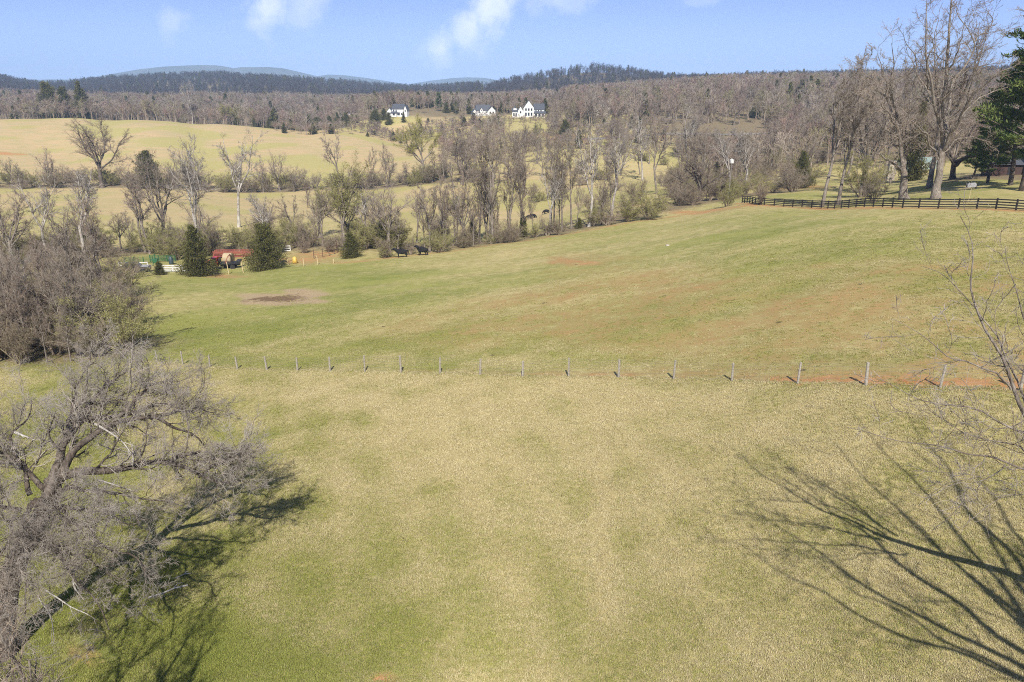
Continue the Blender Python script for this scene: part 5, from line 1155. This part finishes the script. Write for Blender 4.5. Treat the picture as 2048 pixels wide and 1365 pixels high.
t_ = thing('house', 'small distant house with a pale grey roof on the left blue ridge', 'house', base(725, 1250))
m = MB(); m.box(-9, -5, -1, 9, 5, 5); m.build('wall', M['white'], t_); m = MB(); m.prism([(-6, 4.9), (-2, 9), (2, 9), (6, 4.9)], -10, 10); m.build('roof', M['greybox'], t_)
house('small white house among the bare trees, farther left than the other houses', 690, 226, 690, [(-9, -3, -3, 3, 3.5, 6.8, 'y', W_((-6,), 1.2)), (1, 9, -3, 3, 3.5, 6.4, 'x', W_((3, 6), 1.2))])

# ------------------------------------------------------------------ grass: real blades over the near lawn
gbm = bpy.data.materials.new('grass_blade'); gbm.use_nodes = True; t = gbm.node_tree; b = t.nodes['Principled BSDF']; b.inputs['Roughness'].default_value = .8; b.inputs['Specular IOR Level'].default_value = .15
oi = N(t, 'ShaderNodeObjectInfo'); ia = N(t, 'ShaderNodeAttribute', attribute_type='INSTANCER', attribute_name='tone'); rd_ = N(t, 'ShaderNodeAttribute', attribute_name='blade')
f = mathn(t, 'ADD', ia.outputs['Fac'], mathn(t, 'ADD', mathn(t, 'MULTIPLY', mathn(t, 'SUBTRACT', oi.outputs['Random'], .5), .6), mathn(t, 'MULTIPLY', mathn(t, 'SUBTRACT', rd_.outputs['Fac'], .5), .8)))
cs = mixc(t, sstep(t, rd_.outputs['Fac'], 0, 1), (.37, .30, .145), (.60, .52, .32)); cg = mixc(t, oi.outputs['Random'], (.15, .18, .032), (.28, .285, .07))
t.links.new(mixc(t, sstep(t, f, .15, .85), cs, cg), b.inputs['Base Color'])
GC = bpy.data.collections.new('grass_kit'); rng = np.random.default_rng(77)
for k in range(6):
    nb = 26; C = np.c_[rng.normal(size=(nb, 2)) * .07, np.zeros(nb)]; a = rng.uniform(0, 2 * pi, nb); hgt = rng.uniform(.03, .085, nb); bend = rng.uniform(.02, .09, nb); wd_ = rng.uniform(.004, .008, nb)
    d_ = np.stack([np.cos(a), np.sin(a), a * 0], -1); s_ = np.stack([-np.sin(a), np.cos(a), a * 0], -1)
    p0 = C - s_ * wd_[:, None]; p1 = C + s_ * wd_[:, None]; mid = C + d_ * bend[:, None] * .4 + UP * hgt[:, None] * .7; tip = C + d_ * bend[:, None] + UP * hgt[:, None]
    V = np.stack([p0, p1, mid + s_ * wd_[:, None] * .8, mid - s_ * wd_[:, None] * .8, tip], 1).reshape(-1, 3); b5 = np.arange(nb)[:, None] * 5
    me = mesh_np('grass_tuft', V, b5 + [0, 1, 2, 3], gbm, T=b5 + [3, 2, 4]); at = me.attributes.new('blade', 'FLOAT', 'POINT'); at.data.foreach_set('value', np.repeat(rng.random(nb), 5).astype(np.float32))
    GC.objects.link(bpy.data.objects.new(f'tuft_{k}', me))
n0_ = 620000; y = rng.uniform(8.5, 98, n0_) ** 1.0; x = rng.uniform(-.86, .86, n0_) * (y + 2)
keep = rng.random(n0_) < np.clip((17 / y) ** .55, 0, 1) * smooth(98, 48, y) * np.clip(y / 30 + .25, 0, 1); px, py = x[keep], y[keep]
from_ring = np.hypot(px, py + 26); ang = np.arctan2(px, py + 26)
ri = np.clip((np.log(from_ring / 12) / np.log(11500 / 12) * (NR - 1)).astype(int), 0, NR - 2); ai = np.clip(((ang + rad(88)) / rad(176) * (NA - 1)).astype(int), 0, NA - 2); gi_ = idx[ri, ai]
tone = g[gi_] + .10 * np.sin(px * .9 + 2 * np.sin(py * .6)) + .12 * np.sin(py * 1.1 + 1.6 * np.sin(px * .7)) + rng.normal(size=len(px)) * .05
fp = resample([tuple(q) for q in WIRE], 2600); fpx = fp[:, 0] + rng.normal(size=2600) * .13; fpy = fp[:, 1] + rng.normal(size=2600) * .13
keep = rng.random(len(px)) > np.clip(np.maximum(soil[gi_] * 2.0, wood[gi_]), 0, .9); px, py, tone = px[keep], py[keep], tone[keep]
px, py, tone = np.r_[px, fpx], np.r_[py, fpy], np.r_[tone, rng.normal(size=2600) * .25 + .25]
n = len(px); sc_ = rng.uniform(.4, .78, n) * (1 + .010 * py); sc_[-2600:] *= rng.uniform(.7, 1.3, 2600)
o = scatter('grass', 'short straw and green grass of the near lawn', np.stack([px, py, H(px, py) - .005], -1), sc_ * 10, GC, 0.0)
o['category'] = 'grass'; at = o.data.attributes.new('tone', 'FLOAT', 'POINT'); at.data.foreach_set('value', tone.astype(np.float32))

# ------------------------------------------------------------------ haze
hz = bpy.data.materials.new('haze'); hz.use_nodes = True; t = hz.node_tree; t.nodes.clear(); o_ = N(t, 'ShaderNodeOutputMaterial'); pv = N(t, 'ShaderNodeVolumePrincipled')
pv.inputs['Color'].default_value = (.45, .66, 1.0, 1); pv.inputs['Density'].default_value = 1.4e-4; pv.inputs['Anisotropy'].default_value = -0.25
t.links.new(pv.outputs[0], o_.inputs['Volume'])
zlow = min(float(gz.min()), -45.0) - 1
m = MB(); m.box(-8000, -700, zlow, 8000, 8200, 330); tag(m.build('haze', hz), 'thin blue haze over the valley', kind='stuff')
